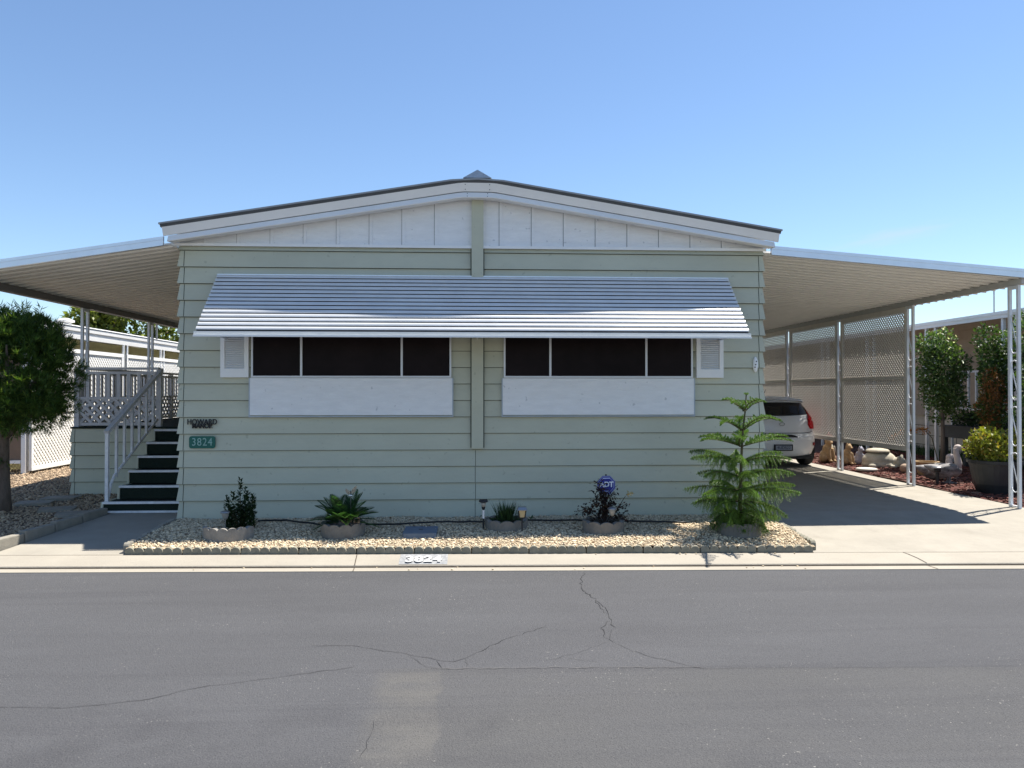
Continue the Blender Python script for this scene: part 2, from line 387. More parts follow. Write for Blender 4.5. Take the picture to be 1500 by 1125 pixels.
crack(cb, [(600, 960), (625, 976), (660, 979)], .003, .01); crack(cb, [(640, 967), (648, 978)], .005, .01); crack(cb, [(683, 964), (684, 976)], .003, .01)
crack(cb, [(856, 838), (850, 862), (870, 877), (883, 893), (893, 908), (902, 919)], .0075, .02)
crack(cb, [(874, 879), (886, 890), (890, 898)], .005, .02); crack(cb, [(893, 908), (880, 920), (886, 934), (898, 940)], .0055, .02); crack(cb, [(896, 921), (893, 936)], .004, .02)
crack(cb, [(893, 936), (915, 948), (945, 959), (985, 968), (1035, 979)], .0045, .008); crack(cb, [(1035, 979), (1100, 977), (1300, 977), (1500, 974)], .0024, .004)
crack(cb, [(888, 940), (845, 956), (795, 968)], .0022, .01); crack(cb, [(828, 963), (880, 969)], .0022, .01)
crack(cb, [(550, 1055), (540, 1085), (528, 1110)], .003, .01); crack(cb, [(560, 1085), (536, 1098)], .002, .01)
tag(cb.build('road_crack', CR), kind='structure')
sb = MB(); crack(sb, [(622, 979), (760, 978), (900, 977), (1030, 977)], .006, .006, .006); tag(sb.build('road_seam', SEAM), kind='structure')

# driveway, walkway
def sheet(name, mat, pts, h=.15):            # pts: outline (x, y, z)
    n = len(pts); mb = MB(); mb.add(list(pts) + [(x, y, z - h) for x, y, z in pts], [tuple(range(n))] + [(i, (i + 1) % n, n + (i + 1) % n, n + i) for i in range(n)])
    return tag(mb.build(name, mat), kind='structure')
def ramp_sheet(name, mat, xl0, xr0, xl1, xr1, y1, z1, xl2, xr2, y2, z2):
    mb = MB(); a = KB + .012
    mb.add([(xl0, yk(xl0, a), -.142), (xr0, yk(xr0, a), -.142), (xr1, y1, z1), (xl1, y1, z1), (xr2, y2, z2), (xl2, y2, z2)], [(0, 1, 2, 3), (3, 2, 4, 5)])
    return tag(mb.build(name, mat), kind='structure')
ramp_sheet('driveway', CONC, 3.6, 9.5, 3.70, 7.4, 9.75, -.004, 3.70, 7.36, 27, .0)
ramp_sheet('walkway', CONC, -5.0, -3.6, -4.63, -3.55, 10.0, -.012, -4.63, -3.55, 11.9, -.012)
strip('verge', YBASE, [(KB + .012, -.150), (KB + .6, -.10)], -60, -5.05, 30)
strip('right_verge', CONC, [(KB + .012, -.144), (KB + .9, -.10), (KB + 30, -.02)], 9.45, 60, 30)

# ------------------------------------------------------------------ pebbles
ICO = None
def ico():
    t = (1 + 5 ** .5) / 2
    v = np.array([(-1, t, 0), (1, t, 0), (-1, -t, 0), (1, -t, 0), (0, -1, t), (0, 1, t), (0, -1, -t), (0, 1, -t), (t, 0, -1), (t, 0, 1), (-t, 0, -1), (-t, 0, 1)], float)
    v /= np.linalg.norm(v[0])
    f = np.array([(0, 11, 5), (0, 5, 1), (0, 1, 7), (0, 7, 10), (0, 10, 11), (1, 5, 9), (5, 11, 4), (11, 10, 2), (10, 7, 6), (7, 1, 8), (3, 9, 4), (3, 4, 2), (3, 2, 6), (3, 6, 8), (3, 8, 9), (4, 9, 5), (2, 4, 11), (6, 2, 10), (8, 6, 7), (9, 8, 1)])
    return v, f
def scatter(name, mat, pts, size, flat=.6, seed=1, chip=False, smooth=True):
    rs = np.random.RandomState(seed); v, f = ico()
    if chip:
        v = np.array([(x, y, z) for x in (-1, 1) for y in (-.4, .4) for z in (-.3, .3)], float); f = np.array([(0, 1, 3, 2), (4, 6, 7, 5), (0, 4, 5, 1), (2, 3, 7, 6), (0, 2, 6, 4), (1, 5, 7, 3)])
    n = len(pts); P = np.array(pts)
    sc_ = size * rs.lognormal(0, .28, (n, 1, 1)) * rs.uniform(.7, 1.2, (n, 1, 3)) * np.array([1, 1, flat])
    V = v[None] * sc_ * (1 if chip else rs.uniform(.82, 1.15, (n, len(v), 1)))
    a = rs.uniform(0, 2 * PI, n); tx = rs.normal(0, .45, n)
    ca, sa, ct, st_ = np.cos(a)[:, None], np.sin(a)[:, None], np.cos(tx)[:, None], np.sin(tx)[:, None]
    x, y, z = V[..., 0], V[..., 1], V[..., 2]
    y, z = y * ct - z * st_, y * st_ + z * ct
    x, y = x * ca - y * sa, x * sa + y * ca
    V = np.stack([x, y, z], -1) + P[:, None, :]
    F = f[None] + (np.arange(n) * len(v))[:, None, None]
    mb = MB(); me = bpy.data.meshes.new(name)
    me.from_pydata(V.reshape(-1, 3).tolist(), [], F.reshape(-1, f.shape[1]).tolist()); me.materials.append(mat)
    if smooth: me.polygons.foreach_set('use_smooth', [True] * len(me.polygons))
    o = bpy.data.objects.new(name, me); C.objects.link(o); o['kind'] = 'stuff'
    return o
def grid_sheet(name, mat, x0, x1, fy0, fy1, fz, nx=90, ny=24):
    mb = MB()
    for i in range(nx + 1):
        x = x0 + (x1 - x0) * i / nx
        for j in range(ny + 1):
            y = fy0(x) + (fy1(x) - fy0(x)) * j / ny; mb.v.append((x, y, fz(x, y)))
    for i in range(nx):
        for j in range(ny):
            a = i * (ny + 1) + j; mb.f.append((a, a + ny + 1, a + ny + 2, a + 1)); mb.m.append(0)
    return tag(mb.build(name, mat, smooth=True), kind='structure')
# front bed outline
def bed_l(y): return -3.60 - (y - 8.2) * .01       # left edge x at y
def bed_r(y): return 3.62 + (y - 7.9) * .055
def bedz(x, y):
    t = (y - yk(x, 8.1)) / .75
    return -.085 + .068 * min(1, max(0, t)) ** .8 + .008 * math.sin(2.1 * x + 1.3) * math.sin(3 * y) + .005 * math.sin(7 * x + 4 * y)
mbb = MB(); nx, ny = 90, 22
for i in range(nx + 1):
    for j in range(ny + 1):
        yy = 8.10 + (9.72 - 8.10) * j / ny
        xl, xr = bed_l(yy), bed_r(yy); x = xl + (xr - xl) * i / nx; y = yy - .0355 * x * (1 - j / ny); mbb.v.append((x, y, bedz(x, y)))
for i in range(nx):
    for j in range(ny):
        a = i * (ny + 1) + j; mbb.f.append((a, a + ny + 1, a + ny + 2, a + 1)); mbb.m.append(0)
tag(mbb.build('gravel_bed', GBASE, smooth=True), kind='structure')
pp = []
while len(pp) < 25000:
    y = R.uniform(8.09, 9.68); xl, xr = bed_l(y) + .03, bed_r(y) - .03; x = R.uniform(xl, xr); y2 = y - .0355 * x * (1 - (y - 8.09) / 1.6)
    pp.append((x, y2, bedz(x, y2) + R.uniform(.0, .010)))
scatter('pebbles', PEB, pp, .0120, .55, 3)
# a few stones kicked out onto the kerb and gutter, and dry leaf bits in the bed
sp_ = []
for i in range(26):
    x = R.choice((R.uniform(-3.5, 3.6), R.uniform(.8, 3.6))); q = R.choice((.03, .1, .285, .3, .34, .38)); sp_.append((x, yk(x, KB - q), {.03: -.137, .1: -.148}.get(q, ROADZ + .013)))
scatter('stray_pebbles', PEB, sp_, .010, .6, 9)
lf = []
for i in range(110): x = R.uniform(-3.5, 3.5); y = R.uniform(8.15, 9.6); lf.append((x, y, bedz(x, y) + .016))
scatter('fallen_leaf_bits', M('dry_leaf_bits', (.16, .085, .035), .9, island=.5), lf, .012, .35, 10, chip=True, smooth=False)
# left yard
def yardz(x, y): return -.105 + .105 * min(1, max(0, (y - 8.2) / 2)) + .01 * math.sin(2 * x) * math.sin(1.7 * y)
yb = MB(); nx, ny = 40, 110
for j in range(ny + 1):
    y0_ = 8.06 + 22 * (j / ny) ** 2.2; xr_ = -5.07 + .19 * min(2.1, max(0, y0_ - 8.3))
    for i in range(nx + 1):
        x = xr_ + (-13 - xr_) * (i / nx) ** 1.5; y = y0_ + (yk(x, 8.08) - 8.06) * (1 - j / ny); yb.v.append((x, y, yardz(x, y)))
for j in range(ny):
    for i in range(nx): a = j * (nx + 1) + i; yb.f.append((a, a + nx + 1, a + nx + 2, a + 1)); yb.m.append(0)
tag(yb.build('gravel_yard', YBASE, smooth=True), kind='structure')
pp = []
while len(pp) < 19000:
    x = -4.70 - 4.6 * R.random() ** 1.25; y = 8.32 + 8.5 * R.random() ** 1.3
    if x > -6.0 and y > 11.9: continue
    if x > -5.12 + .19 * min(2, y - 8.2): continue
    pp.append((x, y, yardz(x, y) + R.uniform(0, .012)))
scatter('yard_pebbles', PEB2, pp, .0155, .62, 5)
# mulch bed on the right
def mulz(x, y): return -.0 + .025 * math.sin(1.9 * x + .5) * math.sin(1.1 * y) + .03 * min(1, max(0, (x - 7.5) / 1.5))
grid_sheet('mulch_bed', MBASE, 7.38, 13, lambda x: yk(x, 8.75) if x > 9.4 else 9.9, lambda x: 30, mulz, 40, 80)
pp = []
while len(pp) < 9500:
    x = 7.42 + 3.6 * R.random() ** 1.2; y = 9.95 + 9 * R.random() ** 1.15; pp.append((x, y, mulz(x, y) + R.uniform(0, .02)))
scatter('mulch_chips', MULCH, pp, .026, .8, 8, chip=True, smooth=False)

# ------------------------------------------------------------------ the house
HX, HY = .07, 9.71
house = thing('mobile_home', 'sage green lap sided mobile home with low white gable and slatted metal awning', 'house', (HX, HY, 0))
LAP = .2067
wl = MB()
X0, X1, Y0, Y1 = -3.602, 3.735, HY, 27.
for k in range(17):
    z0, z1 = k * LAP, min((k + 1) * LAP, 3.372)
    if k == 0: z0 = -.02
    o = .028
    o = .028 + R.uniform(-.003, .003)
    wl.frus((X0 - o, X1 + o, Y0 - o, Y1 + o), (X0, X1, Y0, Y1), z0, z1 - .0005)
    if 0 < k: wl.box(X0 - .0085, X1 + .0085, Y0 - .0085, Y1, z0 - .0065, z0 - .0005, 1)  # dark strip paints the shadow line under the lap
    if k < 16:
        for xs in (X0 + .052, X1 - .052):         # corner cap seam
            wl.add([(xs - .004, Y0 - o - .0012, z0 + .002), (xs + .004, Y0 - o - .0012, z0 + .002), (xs + .004, Y0 - .0036, z1 - .011), (xs - .004, Y0 - .0036, z1 - .011)], [(0, 1, 2, 3)], 1)
    if k < 4:
        xs = .045 + .004 * (k % 2)
        wl.add([(xs - .003, Y0 - o - .0012, z0 + .002), (xs + .003, Y0 - o - .0012, z0 + .002), (xs + .003, Y0 - .0036, z1 - .011), (xs - .003, Y0 - .0036, z1 - .011)], [(0, 1, 2, 3)], 1)
    for a_ in (.075 - .2, .075 + .2):             # short joints beside the centre post
        pass
wl.build('wall', [SAGE, JOINT_SHADE], house)
gp = MB(); GZ = lambda x: 3.972 - .163 * max(0, abs(x - HX) - .16)
gp.prism([(-3.62, 3.372), (3.75, 3.372), (3.75, GZ(3.75) + .05), (HX + .16, GZ(HX) + .05), (HX - .16, GZ(HX) + .05), (-3.62, GZ(-3.62) + .05)], 'y', HY - .004, HY + .1)
x = -3.3
while x < 3.6:
    if abs(x - .0725) > .12: gp.box(x - .019, x + .019, HY - .017, HY - .0045, 3.388, GZ(x) + .03); gp.box(x - .0255, x - .0195, HY - .0065, HY - .0045, 3.388, GZ(x) + .03, 1)
    x += .4075
gp.build('gable_panel', [PANEL, M('panel_joint', (.2, .21, .22), .8)], house)
MB().box(-3.64, 3.77, HY - .052, HY - .002, 3.374, 3.387).box(-3.64, 3.77, HY - .052, HY - .048, 3.352, 3.374, 0).build('drip_edge', WHITE, house)
MB().box(-.002, .146, HY - .068, HY + .05, .84, 3.965).build('centre_post', SAGE, house)
MB().box(-.014, -.0025, HY - .035, HY + .02, .85, 3.36).box(.1465, .158, HY - .035, HY + .02, .85, 3.36).build('post_edge_strip', JOINT_SHADE, house)
# gable trim swept along both slopes
def slope_z(x): return 4.122 - .163 * max(0, abs(x - HX) - .20)
def gable_sweep(prof, xs):                      # prof: (dy, dz) closed polygon
    mb = MB(); k = len(prof)
    for x in xs:
        for dy, dz in prof: mb.v.append((x, HY + dy, slope_z(x) + dz))
    for i in range(len(xs) - 1):
        for j in range(k): mb.f.append((i * k + j, (i + 1) * k + j, (i + 1) * k + (j + 1) % k, i * k + (j + 1) % k)); mb.m.append(0)
    mb.f.append(tuple(range(k))); mb.m.append(0); mb.f.append(tuple(reversed(range((len(xs) - 1) * k, len(xs) * k)))); mb.m.append(0)
    return mb
XS = [-3.725, -1.9, HX - .24, HX - .17, HX - .06, HX + .06, HX + .17, HX + .24, 2.0, 3.86]
gable_sweep([(-.262, 0), (-.222, -.098), (-.20, -.098), (-.20, 0)], XS).build('upper_fascia', FASC, house)
gable_sweep([(-.212, -.106), (-.245, -.172), (-.24, -.180), (-.02, -.158), (-.02, -.14), (-.225, -.160), (-.195, -.106)], [-3.67] + XS[1:-1] + [3.81]).build('lower_fascia', FASC, house)
for s_ in (-1, 1):
    for yy_, z_, xx_ in ((-.256, -.02, .15), (-.234, -.075, .15), (-.219, -.122, .125), (-.238, -.16, .125)):
        MB().ell((HX + s_ * xx_, HY + yy_, slope_z(HX) + z_), (.006, .006, .006), 8, 5).build('screw_head', DARKM, house)
rf = MB()
for s_ in (-1, 1):
    xe = -3.76 if s_ < 0 else 3.89
    n = 12
    for i in range(n):
        xa = HX + (xe - HX) * i / n; xb = HX + (xe - HX) * (i + 1) / n
        za, zb = slope_z(xa), slope_z(xb)
        y0, y1 = HY - .282, 27.4
        rf.add([(xa, y0, za + .035), (xb, y0, zb + .035), (xb, y1, zb + .035), (xa, y1, za + .035), (xa, y0, za + .055), (xb, y0, zb + .055), (xb, y1, zb + .055), (xa, y1, za + .055)],
               [(0, 3, 2, 1), (4, 5, 6, 7), (0, 1, 5, 4), (2, 3, 7, 6), (1, 2, 6, 5), (3, 0, 4, 7)])
roof = rf.build('roof', ROOFM, house)
gable_sweep([(-.262, .003), (-.274, .0335), (-.05, .0335), (-.05, .003)], [-3.745] + XS[1:-1] + [3.875]).build('roof_underlay', DARKM, house)
rc = MB(); zc = slope_z(HX) + .058
rc.add([(HX - .175, HY - .278, zc), (HX + .175, HY - .278, zc), (HX, HY - .258, zc + .105), (HX - .175, 27.3, zc), (HX + .175, 27.3, zc), (HX, 27.3, zc + .105)], [(0, 1, 2), (3, 5, 4), (0, 2, 5, 3), (1, 4, 5, 2), (0, 3, 4, 1)])
rc.build('ridge_cap', M('galvanised_cap', (.42, .45, .48), .45, metal=.5, var=.15, scale=20), roof)

# windows with dark screens, white boards under, shutters
def window(xa, xb, divs):
    zb, zt = 1.728, 2.46; yf = HY - .055
    f = MB(); e = .022
    f.box(xa, xa + e, yf, HY - .02, zb, zt).box(xb - e, xb, yf, HY - .02, zb, zt).box(xa + e, xb - e, yf, HY - .02, zb, zb + e).box(xa + e, xb - e, yf, HY - .02, zt - e, zt)
    for d in divs: f.box(d - .013, d + .013, yf - .004, HY - .022, zb + e, zt - e)
    wf = f.build('window', FRAME, house)
    ed = [xa + e] + [q for d in divs for q in (d - .013, d + .013)] + [xb - e]
    for i in range(0, len(ed), 2): MB().box(ed[i], ed[i + 1], yf + .012, HY - .03, zb + e, zt - e).build('pane', SCREEN, wf)
    MB().box(xa - .012, xb + .012, yf - .003, HY - .02, 1.262, zb - .006).build('under_window_board', PANEL, house)
    t = MB().box(xa - .026, xa - .0125, yf - .006, HY - .02, 1.252, zb - .006).box(xb + .0125, xb + .026, yf - .006, HY - .02, 1.252, zb - .006).box(xa - .026, xb + .026, yf - .008, HY - .02, 1.238, 1.2515)
    t.build('board_trim', M('bluish_trim', (.42, .47, .52), .5), house)
window(-2.722, -.255, (-2.11, -.872)); window(.402, 2.812, (.99, 2.213))
for xa, xb in ((-3.092, -2.752), (2.858, 3.205)):
    s_ = MB(); yf = HY - .066; zb, zt = 1.73, 2.45
    s_.box(xa, xa + .05, yf, HY - .02, zb, zt).box(xb - .05, xb, yf, HY - .02, zb, zt).box(xa + .05, xb - .05, yf, HY - .02, zb, zb + .105).box(xa + .05, xb - .05, yf, HY - .02, zt - .08, zt)
    sh = s_.build('shutter', WHITE, house)
    MB().box(xa + .05, xb - .05, yf + .034, HY - .02, zb + .105, zt - .08).build('shutter_shade_back', JOINT_SHADE, sh)  # near-black sheet paints the shade seen between the louvres
    l_ = MB(); z = zb + .122
    while z < zt - .09:
        l_.add([(xa + .05, yf + .004, z - .014), (xb - .05, yf + .004, z - .014), (xb - .05, yf + .03, z + .012), (xa + .05, yf + .03, z + .012), (xa + .05, yf + .008, z - .018), (xb - .05, yf + .008, z - .018)], [(0, 1, 2, 3), (0, 4, 5, 1)]); z += .0265
    l_.build('louvre', WHITE, sh)
# awning
AW = ALU
aw = MB(); NS = 14; zt_, yt_ = 2.985, HY - .05; zb_, yb_ = 2.235, 8.90; ax0, ax1 = -3.135, 3.27
for i in range(NS):
    t0 = i / NS; t1 = (i + 1) / NS
    ya, za = yt_ + (yb_ - yt_) * t0, zt_ + (zb_ - zt_) * t0; yb2, zb2 = yt_ + (yb_ - yt_) * t1, zt_ + (zb_ - zt_) * t1
    dy, dz = yb2 - ya, zb2 - za
    # S-shaped slat: a crown that tips to the street, then a curl under it, painted near-black for the shade between slats
    pr = [(ya + dy * .0, za + .010), (ya + dy * .22, za + .012), (ya + dy * .50, za + dz * .16 + .004), (ya + dy * .60, za + dz * .32), (ya + dy * .62, za + dz * .46)]
    pr2 = [(y_ + .003, z_ - .0025) for y_, z_ in reversed(pr)]
    aw.prism(pr + pr2, 'x', ax0, ax1)
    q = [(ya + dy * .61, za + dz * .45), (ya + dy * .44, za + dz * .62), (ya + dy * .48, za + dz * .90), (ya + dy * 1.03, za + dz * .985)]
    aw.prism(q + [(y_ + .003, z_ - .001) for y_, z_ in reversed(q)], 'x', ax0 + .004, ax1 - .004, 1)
awn = aw.build('awning', [AWN, AW_SHADE], house)
for x in (-2.86, -2.62, -1.35, .07, 1.4, 2.62, 2.9): MB().bar((x, yt_ - .0, zt_ - .035), (x, yb_ + .03, zb_ - .02), .03, .02).build('rafter', ALU, awn)
ft = MB(); ft.box(ax0 - .008, ax1 + .008, yb_ - .028, yb_ - .018, zb_ - .050, zb_ + .004).build('front_trim', AWN, awn)
MB().box(ax0 - .008, ax1 + .008, yb_ - .052, yb_ - .0285, zb_ - .058, zb_ - .040).build('front_lip', WHITE, awn)
MB().box(ax0, ax1, HY - .06, HY - .02, zt_ - .012, zt_ + .022).build('wall_rail', ALU, awn)
for x in (ax0 + .12, .07, ax1 - .12): MB().bar((x, yb_ + .02, zb_ - .02), (x, HY - .03, zb_ - .02), .02, .02).build('support_arm', ALU, awn)
# small conduit cover on the wall
cp = MB().ell((3.63, HY - .03, 1.90), (.034, .02, .10), 14, 8); cvr = cp.build('outlet_cover', WHITE, house, smooth=True); cvr.rotation_euler = (0, 0, 0)
for z_ in (1.865, 1.90, 1.94): MB().ell((3.628 + (z_ - 1.9) * .25, HY - .049, z_), (.009, .006, .009), 8, 5).build('outlet_hole', BLACK, cvr)

# signs on the wall
nm = text_mesh('name_sign', 'HOWARD', .092, BLACK, None, (-3.318, HY - .034, 1.178), ext=.006, sx=.86, bold=.0015, spacing=1.0)
tag(nm, 'black cut metal two line name lettering on the green siding above the number plaque', 'sign')
nm2 = text_mesh('lower_line', 'MANOR', .08, BLACK, nm, (.0, -.05, 0), rot=(0, 0, 0), ext=.006, sx=.98, bold=.003)
def rrect(w_, h_, r_, n=6):
    P = []
    for cx, cy, a0 in ((w_ / 2 - r_, h_ / 2 - r_, 0), (-w_ / 2 + r_, h_ / 2 - r_, PI / 2), (-w_ / 2 + r_, -h_ / 2 + r_, PI), (w_ / 2 - r_, -h_ / 2 + r_, 1.5 * PI)):
        for i in range(n + 1): P.append((cx + r_ * math.cos(a0 + i * PI / 2 / n), cy + r_ * math.sin(a0 + i * PI / 2 / n)))
    return P
hs = MB().prism([(-3.315 + a, .93 + b) for a, b in rrect(.315, .15, .03)], 'y', HY - .044, HY - .03).build('house_number_plaque', SIGNG, at=(-3.315, HY - .04, .93))
tag(hs, 'green rounded house number plaque reading 3824 on the siding by the steps', 'sign')
text_mesh('digits', '3824', .135, SIGNT, hs, (0, -.005, 0), ext=.002, sx=.84, spacing=1.15)

# ------------------------------------------------------------------ patio cover and carport
def scroll_pts(n=10, flip=1, L=.50, wd=.06):
    P = []
    r_ = wd * .5
    for i in range(n + 1): a = PI - i * PI / n; P.append((-0 + r_ * math.cos(PI - a) * -1, L / 2 - r_ + r_ * math.sin(a)))
    P = []
    for i in range(n + 1): a = i * PI / n; P.append((r_ * math.cos(a), L / 2 - r_ + r_ * math.sin(a)))
    for i in range(n + 1): a = PI + PI - i * -PI / n; P.append((r_ * math.cos(PI + PI - (PI - i * PI / n) + PI) * 1, -L / 2 + r_ - r_ * math.sin(i * PI / n)))
    return [(p[0] * flip, p[1]) for p in P]
def scroll_post(root, x, y, z0, z1, mat, sep=.165, first=.25):
    p = MB()
    for s_ in (-1, 1): p.box(x - .019, x + .019, y + s_ * sep / 2 - .019, y + s_ * sep / 2 + .019, z0, z1)
    p.box(x - .017, x + .017, y - sep / 2 + .02, y + sep / 2 - .02, z0 + .01, z0 + .03).box(x - .02, x + .02, y - sep / 2 + .02, y + sep / 2 - .02, z1 - .05, z1 - .002)
    po = p.build('post', mat, root)
    s = MB(); z = z0 + first + .22; g = sep - .04
    fl = 1
    while z < z1 - .25:
        P = []
        r_ = g / 2
        n = 8
        for i in range(n + 1): a = i * PI / n; P.append((r_ * math.cos(a), .20 + r_ * math.sin(a)))     # right -> left over the top
        P2 = [(a_, -b_) for a_, b_ in P]                                                               # left -> right under the bottom
        pts = [(x, y - fl * a_, z + b_) for a_, b_ in (P + P2[::1])]
        s.tube(pts, .0075, 6)
        z += .62
    s.build('scroll_bar', mat, po, smooth=True)
    return po
def pan_roof(root, xa, za, xb, zb, y0, y1, mat, name='roof_panel'):
    """ribbed pans running from the house (xa) to the beam (xb); ribs stand up between flat pans"""
    P = []; y = y0; p = .2
    while y < y1:
        P += [(y, 0), (y + .068, .0), (y + .070, -.018), (y + .084, -.018), (y + .086, 0), (y + .150, 0), (y + .156, .058), (y + .194, .058)]
        y += p
    P.append((y, 0))
    mb = MB(); n = len(P)
    for t in (0, .003):
        for xx, zz in ((xa, za), (xb, zb)):
            for a, b in P: mb.v.append((xx, a, zz + b + t))
    for i in range(n - 1):
        mb.f += [(i, i + 1, n + i + 1, n + i), (2 * n + i, 3 * n + i, 3 * n + i + 1, 2 * n + i + 1), (n + i, n + i + 1, 3 * n + i + 1, 3 * n + i), (i, 2 * n + i, 2 * n + i + 1, i + 1)]; mb.m += [0] * 4
    return mb.build(name, mat, root)
def end_fascia(root, xa, za, xb, zb, y, h, mat, lo=0.):
    mb = MB()
    for (d0, t0, t1) in ((0., .0, .30), (.010, .30, .36), (.004, .36, .82), (.014, .82, 1.0)):
        vs = []
        for xx, zz in ((xa, za), (xb, zb)):
            for yy in (y - .02 - d0, y + .01):
                for t in (t0, t1): vs.append((xx, yy, zz - lo + h * (1 - t)))
        mb.add(vs, [(0, 1, 5, 4), (2, 6, 7, 3), (0, 4, 6, 2), (1, 3, 7, 5), (0, 2, 3, 1), (4, 5, 7, 6)])
    return mb.build('front_fascia', mat, root)
PY = 9.50
patio = thing('porch_cover', 'ribbed metal porch cover on scrolled posts over the entry steps and deck', 'porch roof', (-4.9, PY, 0))
pan_roof(patio, -3.64, 3.335, -6.13, 2.950, PY, 24., PAN)
end_fascia(patio, -3.72, 3.318, -6.15, 2.942, PY, .112, ALU)
bm_ = MB().box(-6.10, -6.02, PY + .02, 24, 2.858, 2.951).box(-6.13, -6.10, PY + .02, 24, 2.858, 2.872); bm_.build('beam', BROWNB, patio)
for y in (9.95, 12.40, 14.87, 17.35): scroll_post(patio, -6.06, y, 0. if y < 11 else 1.0, 2.857, POSTM)
CY = 9.74
carp = thing('carport', 'white metal carport roof on scrolled double posts over the driveway', 'carport', (5.6, CY, 0))
pan_roof(carp, 3.77, 3.345, 7.62, 3.035, CY, 24., CREAM)
end_fascia(carp, 3.86, 3.318, 7.62, 3.018, CY, .118, ALU)
MB().box(7.235, 7.305, CY + .02, 24, 2.978, 3.056).build('beam', GREYB, carp)
for y in (9.95, 12.40, 14.85, 17.3, 19.75): scroll_post(carp, 7.27, y, .0, 2.977, POSTM)
# privacy screens between the posts
labs = ['lattice privacy screen nearest the street with its free end beside the bare post', 'lattice privacy screen in the middle bay beside the rear of the car', 'lattice privacy screen farthest back mostly hidden behind the house corner']
for i, y0 in enumerate((12.40, 14.85, 17.3)):
    ya, yb = y0 + .103, y0 + 2.45 - .103
    t = thing('privacy_screen', labs[i], 'screen', (7.27, y0 + 1.2, .55), 'lattice screens along the carport')
    f = MB()
    for z0, z1 in ((.56, .64), (1.755, 1.815), (2.88, 2.975)): f.box(7.245, 7.295, ya, yb, z0, z1)
    for y_ in (ya, yb - .045): f.box(7.247, 7.293, y_, y_ + .045, .64, 1.755).box(7.247, 7.293, y_, y_ + .045, 1.815, 2.88)
    f.build('frame', LATT, t)
    for z0, z1 in ((.64, 1.755), (1.815, 2.88)):
        lattice(MB(), (7.27, ya + .03, z0 - .005), (0, 1, 0), (0, 0, 1), yb - ya - .06, z1 - z0 + .01, .052, .0245, .005).build('lattice', LATT, t)

# ------------------------------------------------------------------ porch deck and steps
deck = thing('porch_deck', 'raised porch deck with sage skirting and grey lattice railing beside the steps', 'deck', (-4.9, 11.9, 0))
sk = MB()
for k in range(5):
    z0, z1 = k * .199, (k + 1) * .199; o = .024
    if k == 0: z0 = -.03
    sk.frus((-6.0 - o, -3.66, 11.9 - o, 18), (-6.0, -3.66, 11.9, 18), z0, z1 - .0005)
    if k: sk.box(-6.0 - .0075, -3.67, 11.9 - .0075, 18, z0 - .0085, z0 - .0005, 1)  # painted shade line below each skirting board
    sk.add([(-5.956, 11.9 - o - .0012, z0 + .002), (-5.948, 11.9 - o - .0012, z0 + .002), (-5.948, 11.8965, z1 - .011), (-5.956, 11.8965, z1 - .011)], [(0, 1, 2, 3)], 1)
sk.build('skirting', [SAGE, JOINT_SHADE], deck)
MB().box(-6.02, -3.64, 11.885, 18, .996, 1.022).build('floor', CARPET, deck)
def railing(root, p, q, bal=True):
    p = Vector(p); q = Vector(q); d = (q - p); L_ = d.length; d.normalize(); up = Vector((0, 0, 1)); n = d.cross(up)
    f = MB(); f.bar(p + up * .88, q + up * .88, .085, .035); f.bar(p + up * .43, q + up * .43, .03, .04); f.bar(p + up * .04, q + up * .04, .035, .045)
    f.bar(p + up * .815, q + up * .815, .03, .04)
    k = max(1, round(L_ / 1.2))
    for i in range(k + 1):
        e = p + d * (L_ * i / k); f.bar(e + up * .0, e + up * .862, .07, .07, up=n)
    fr = f.build('railing', RAILG, root)
    b = MB(); n_ = int(L_ / .135)
    for i in range(1, n_): e = p + d * (L_ * i / n_) - n * .0; b.bar(e + up * .45, e + up * .80, .05, .022, up=n)
    b.build('baluster', RAILG, fr)
    lattice(MB(), p + up * .06 + n * .0, d, up, L_, .36, .098, .044, .009).build('lattice', RAILG, fr)
railing(deck, (-5.95, 11.96, 1.022), (-4.74, 11.96, 1.022)); railing(deck, (-5.95, 12.05, 1.022), (-5.95, 17.9, 1.022))
steps = thing('porch_steps', 'dark turf covered porch steps with white nosings and a white side handrail', 'steps', (-4.2, 10.2, 0))
tr = MB(); nz_ = MB(); sd = MB()
for k in range(6):
    xl = -4.77 if k == 0 else -4.69; y = 10.2 + .284 * k; z0 = 0 if k == 0 else .13 + .174 * (k - 1); z1 = .13 + .174 * k
    if k == 5: z1 = .996
    tr.box(xl + .03, -3.68, y, 11.87 if k < 5 else 11.88, z0 + (.015 if k == 0 else 0), z1 - .012)
    nz_.box(xl + .02, -3.68, y - .022, y + .035, z1 - .026, z1 + .002)
    sd.box(xl, xl + .029, y - .015, 11.87, z0 - (.01 if k == 0 else 0), z1 - .003)
nz_.box(-4.76, -3.68, 10.178, 10.199, -.01, .016)
tr.build('tread', CARPET, steps); nz_.build('nosing', STAIRW, steps); sd.build('stringer', SAGE, steps)
hr = MB(); xr = -4.725
hr.bar((xr, 10.23, 1.02), (xr, 12.0, 1.885), .06, .05)
bp_ = hr.build('handrail', RAILG, steps)
MB().box(xr - .02, xr + .02, 10.235, 10.28, .13, 1.02).build('newel_post', STAIRW, steps)
MB().tube([(xr, 10.30, .18), (xr, 10.36, .34), (xr, 10.46, .44), (xr, 11.85, 1.135)], .019, 8).build('lower_rail', STAIRW, steps, smooth=True)
for i in range(6):
    y = 10.52 + .235 * i; zl = .44 + (y - 10.46) * .5; zt = 1.02 + (y - 10.23) * .489
    MB().box(xr - .015, xr + .015, y - .02, y + .02, zl if i else .42, zt - .015).build('baluster', STAIRW, steps)

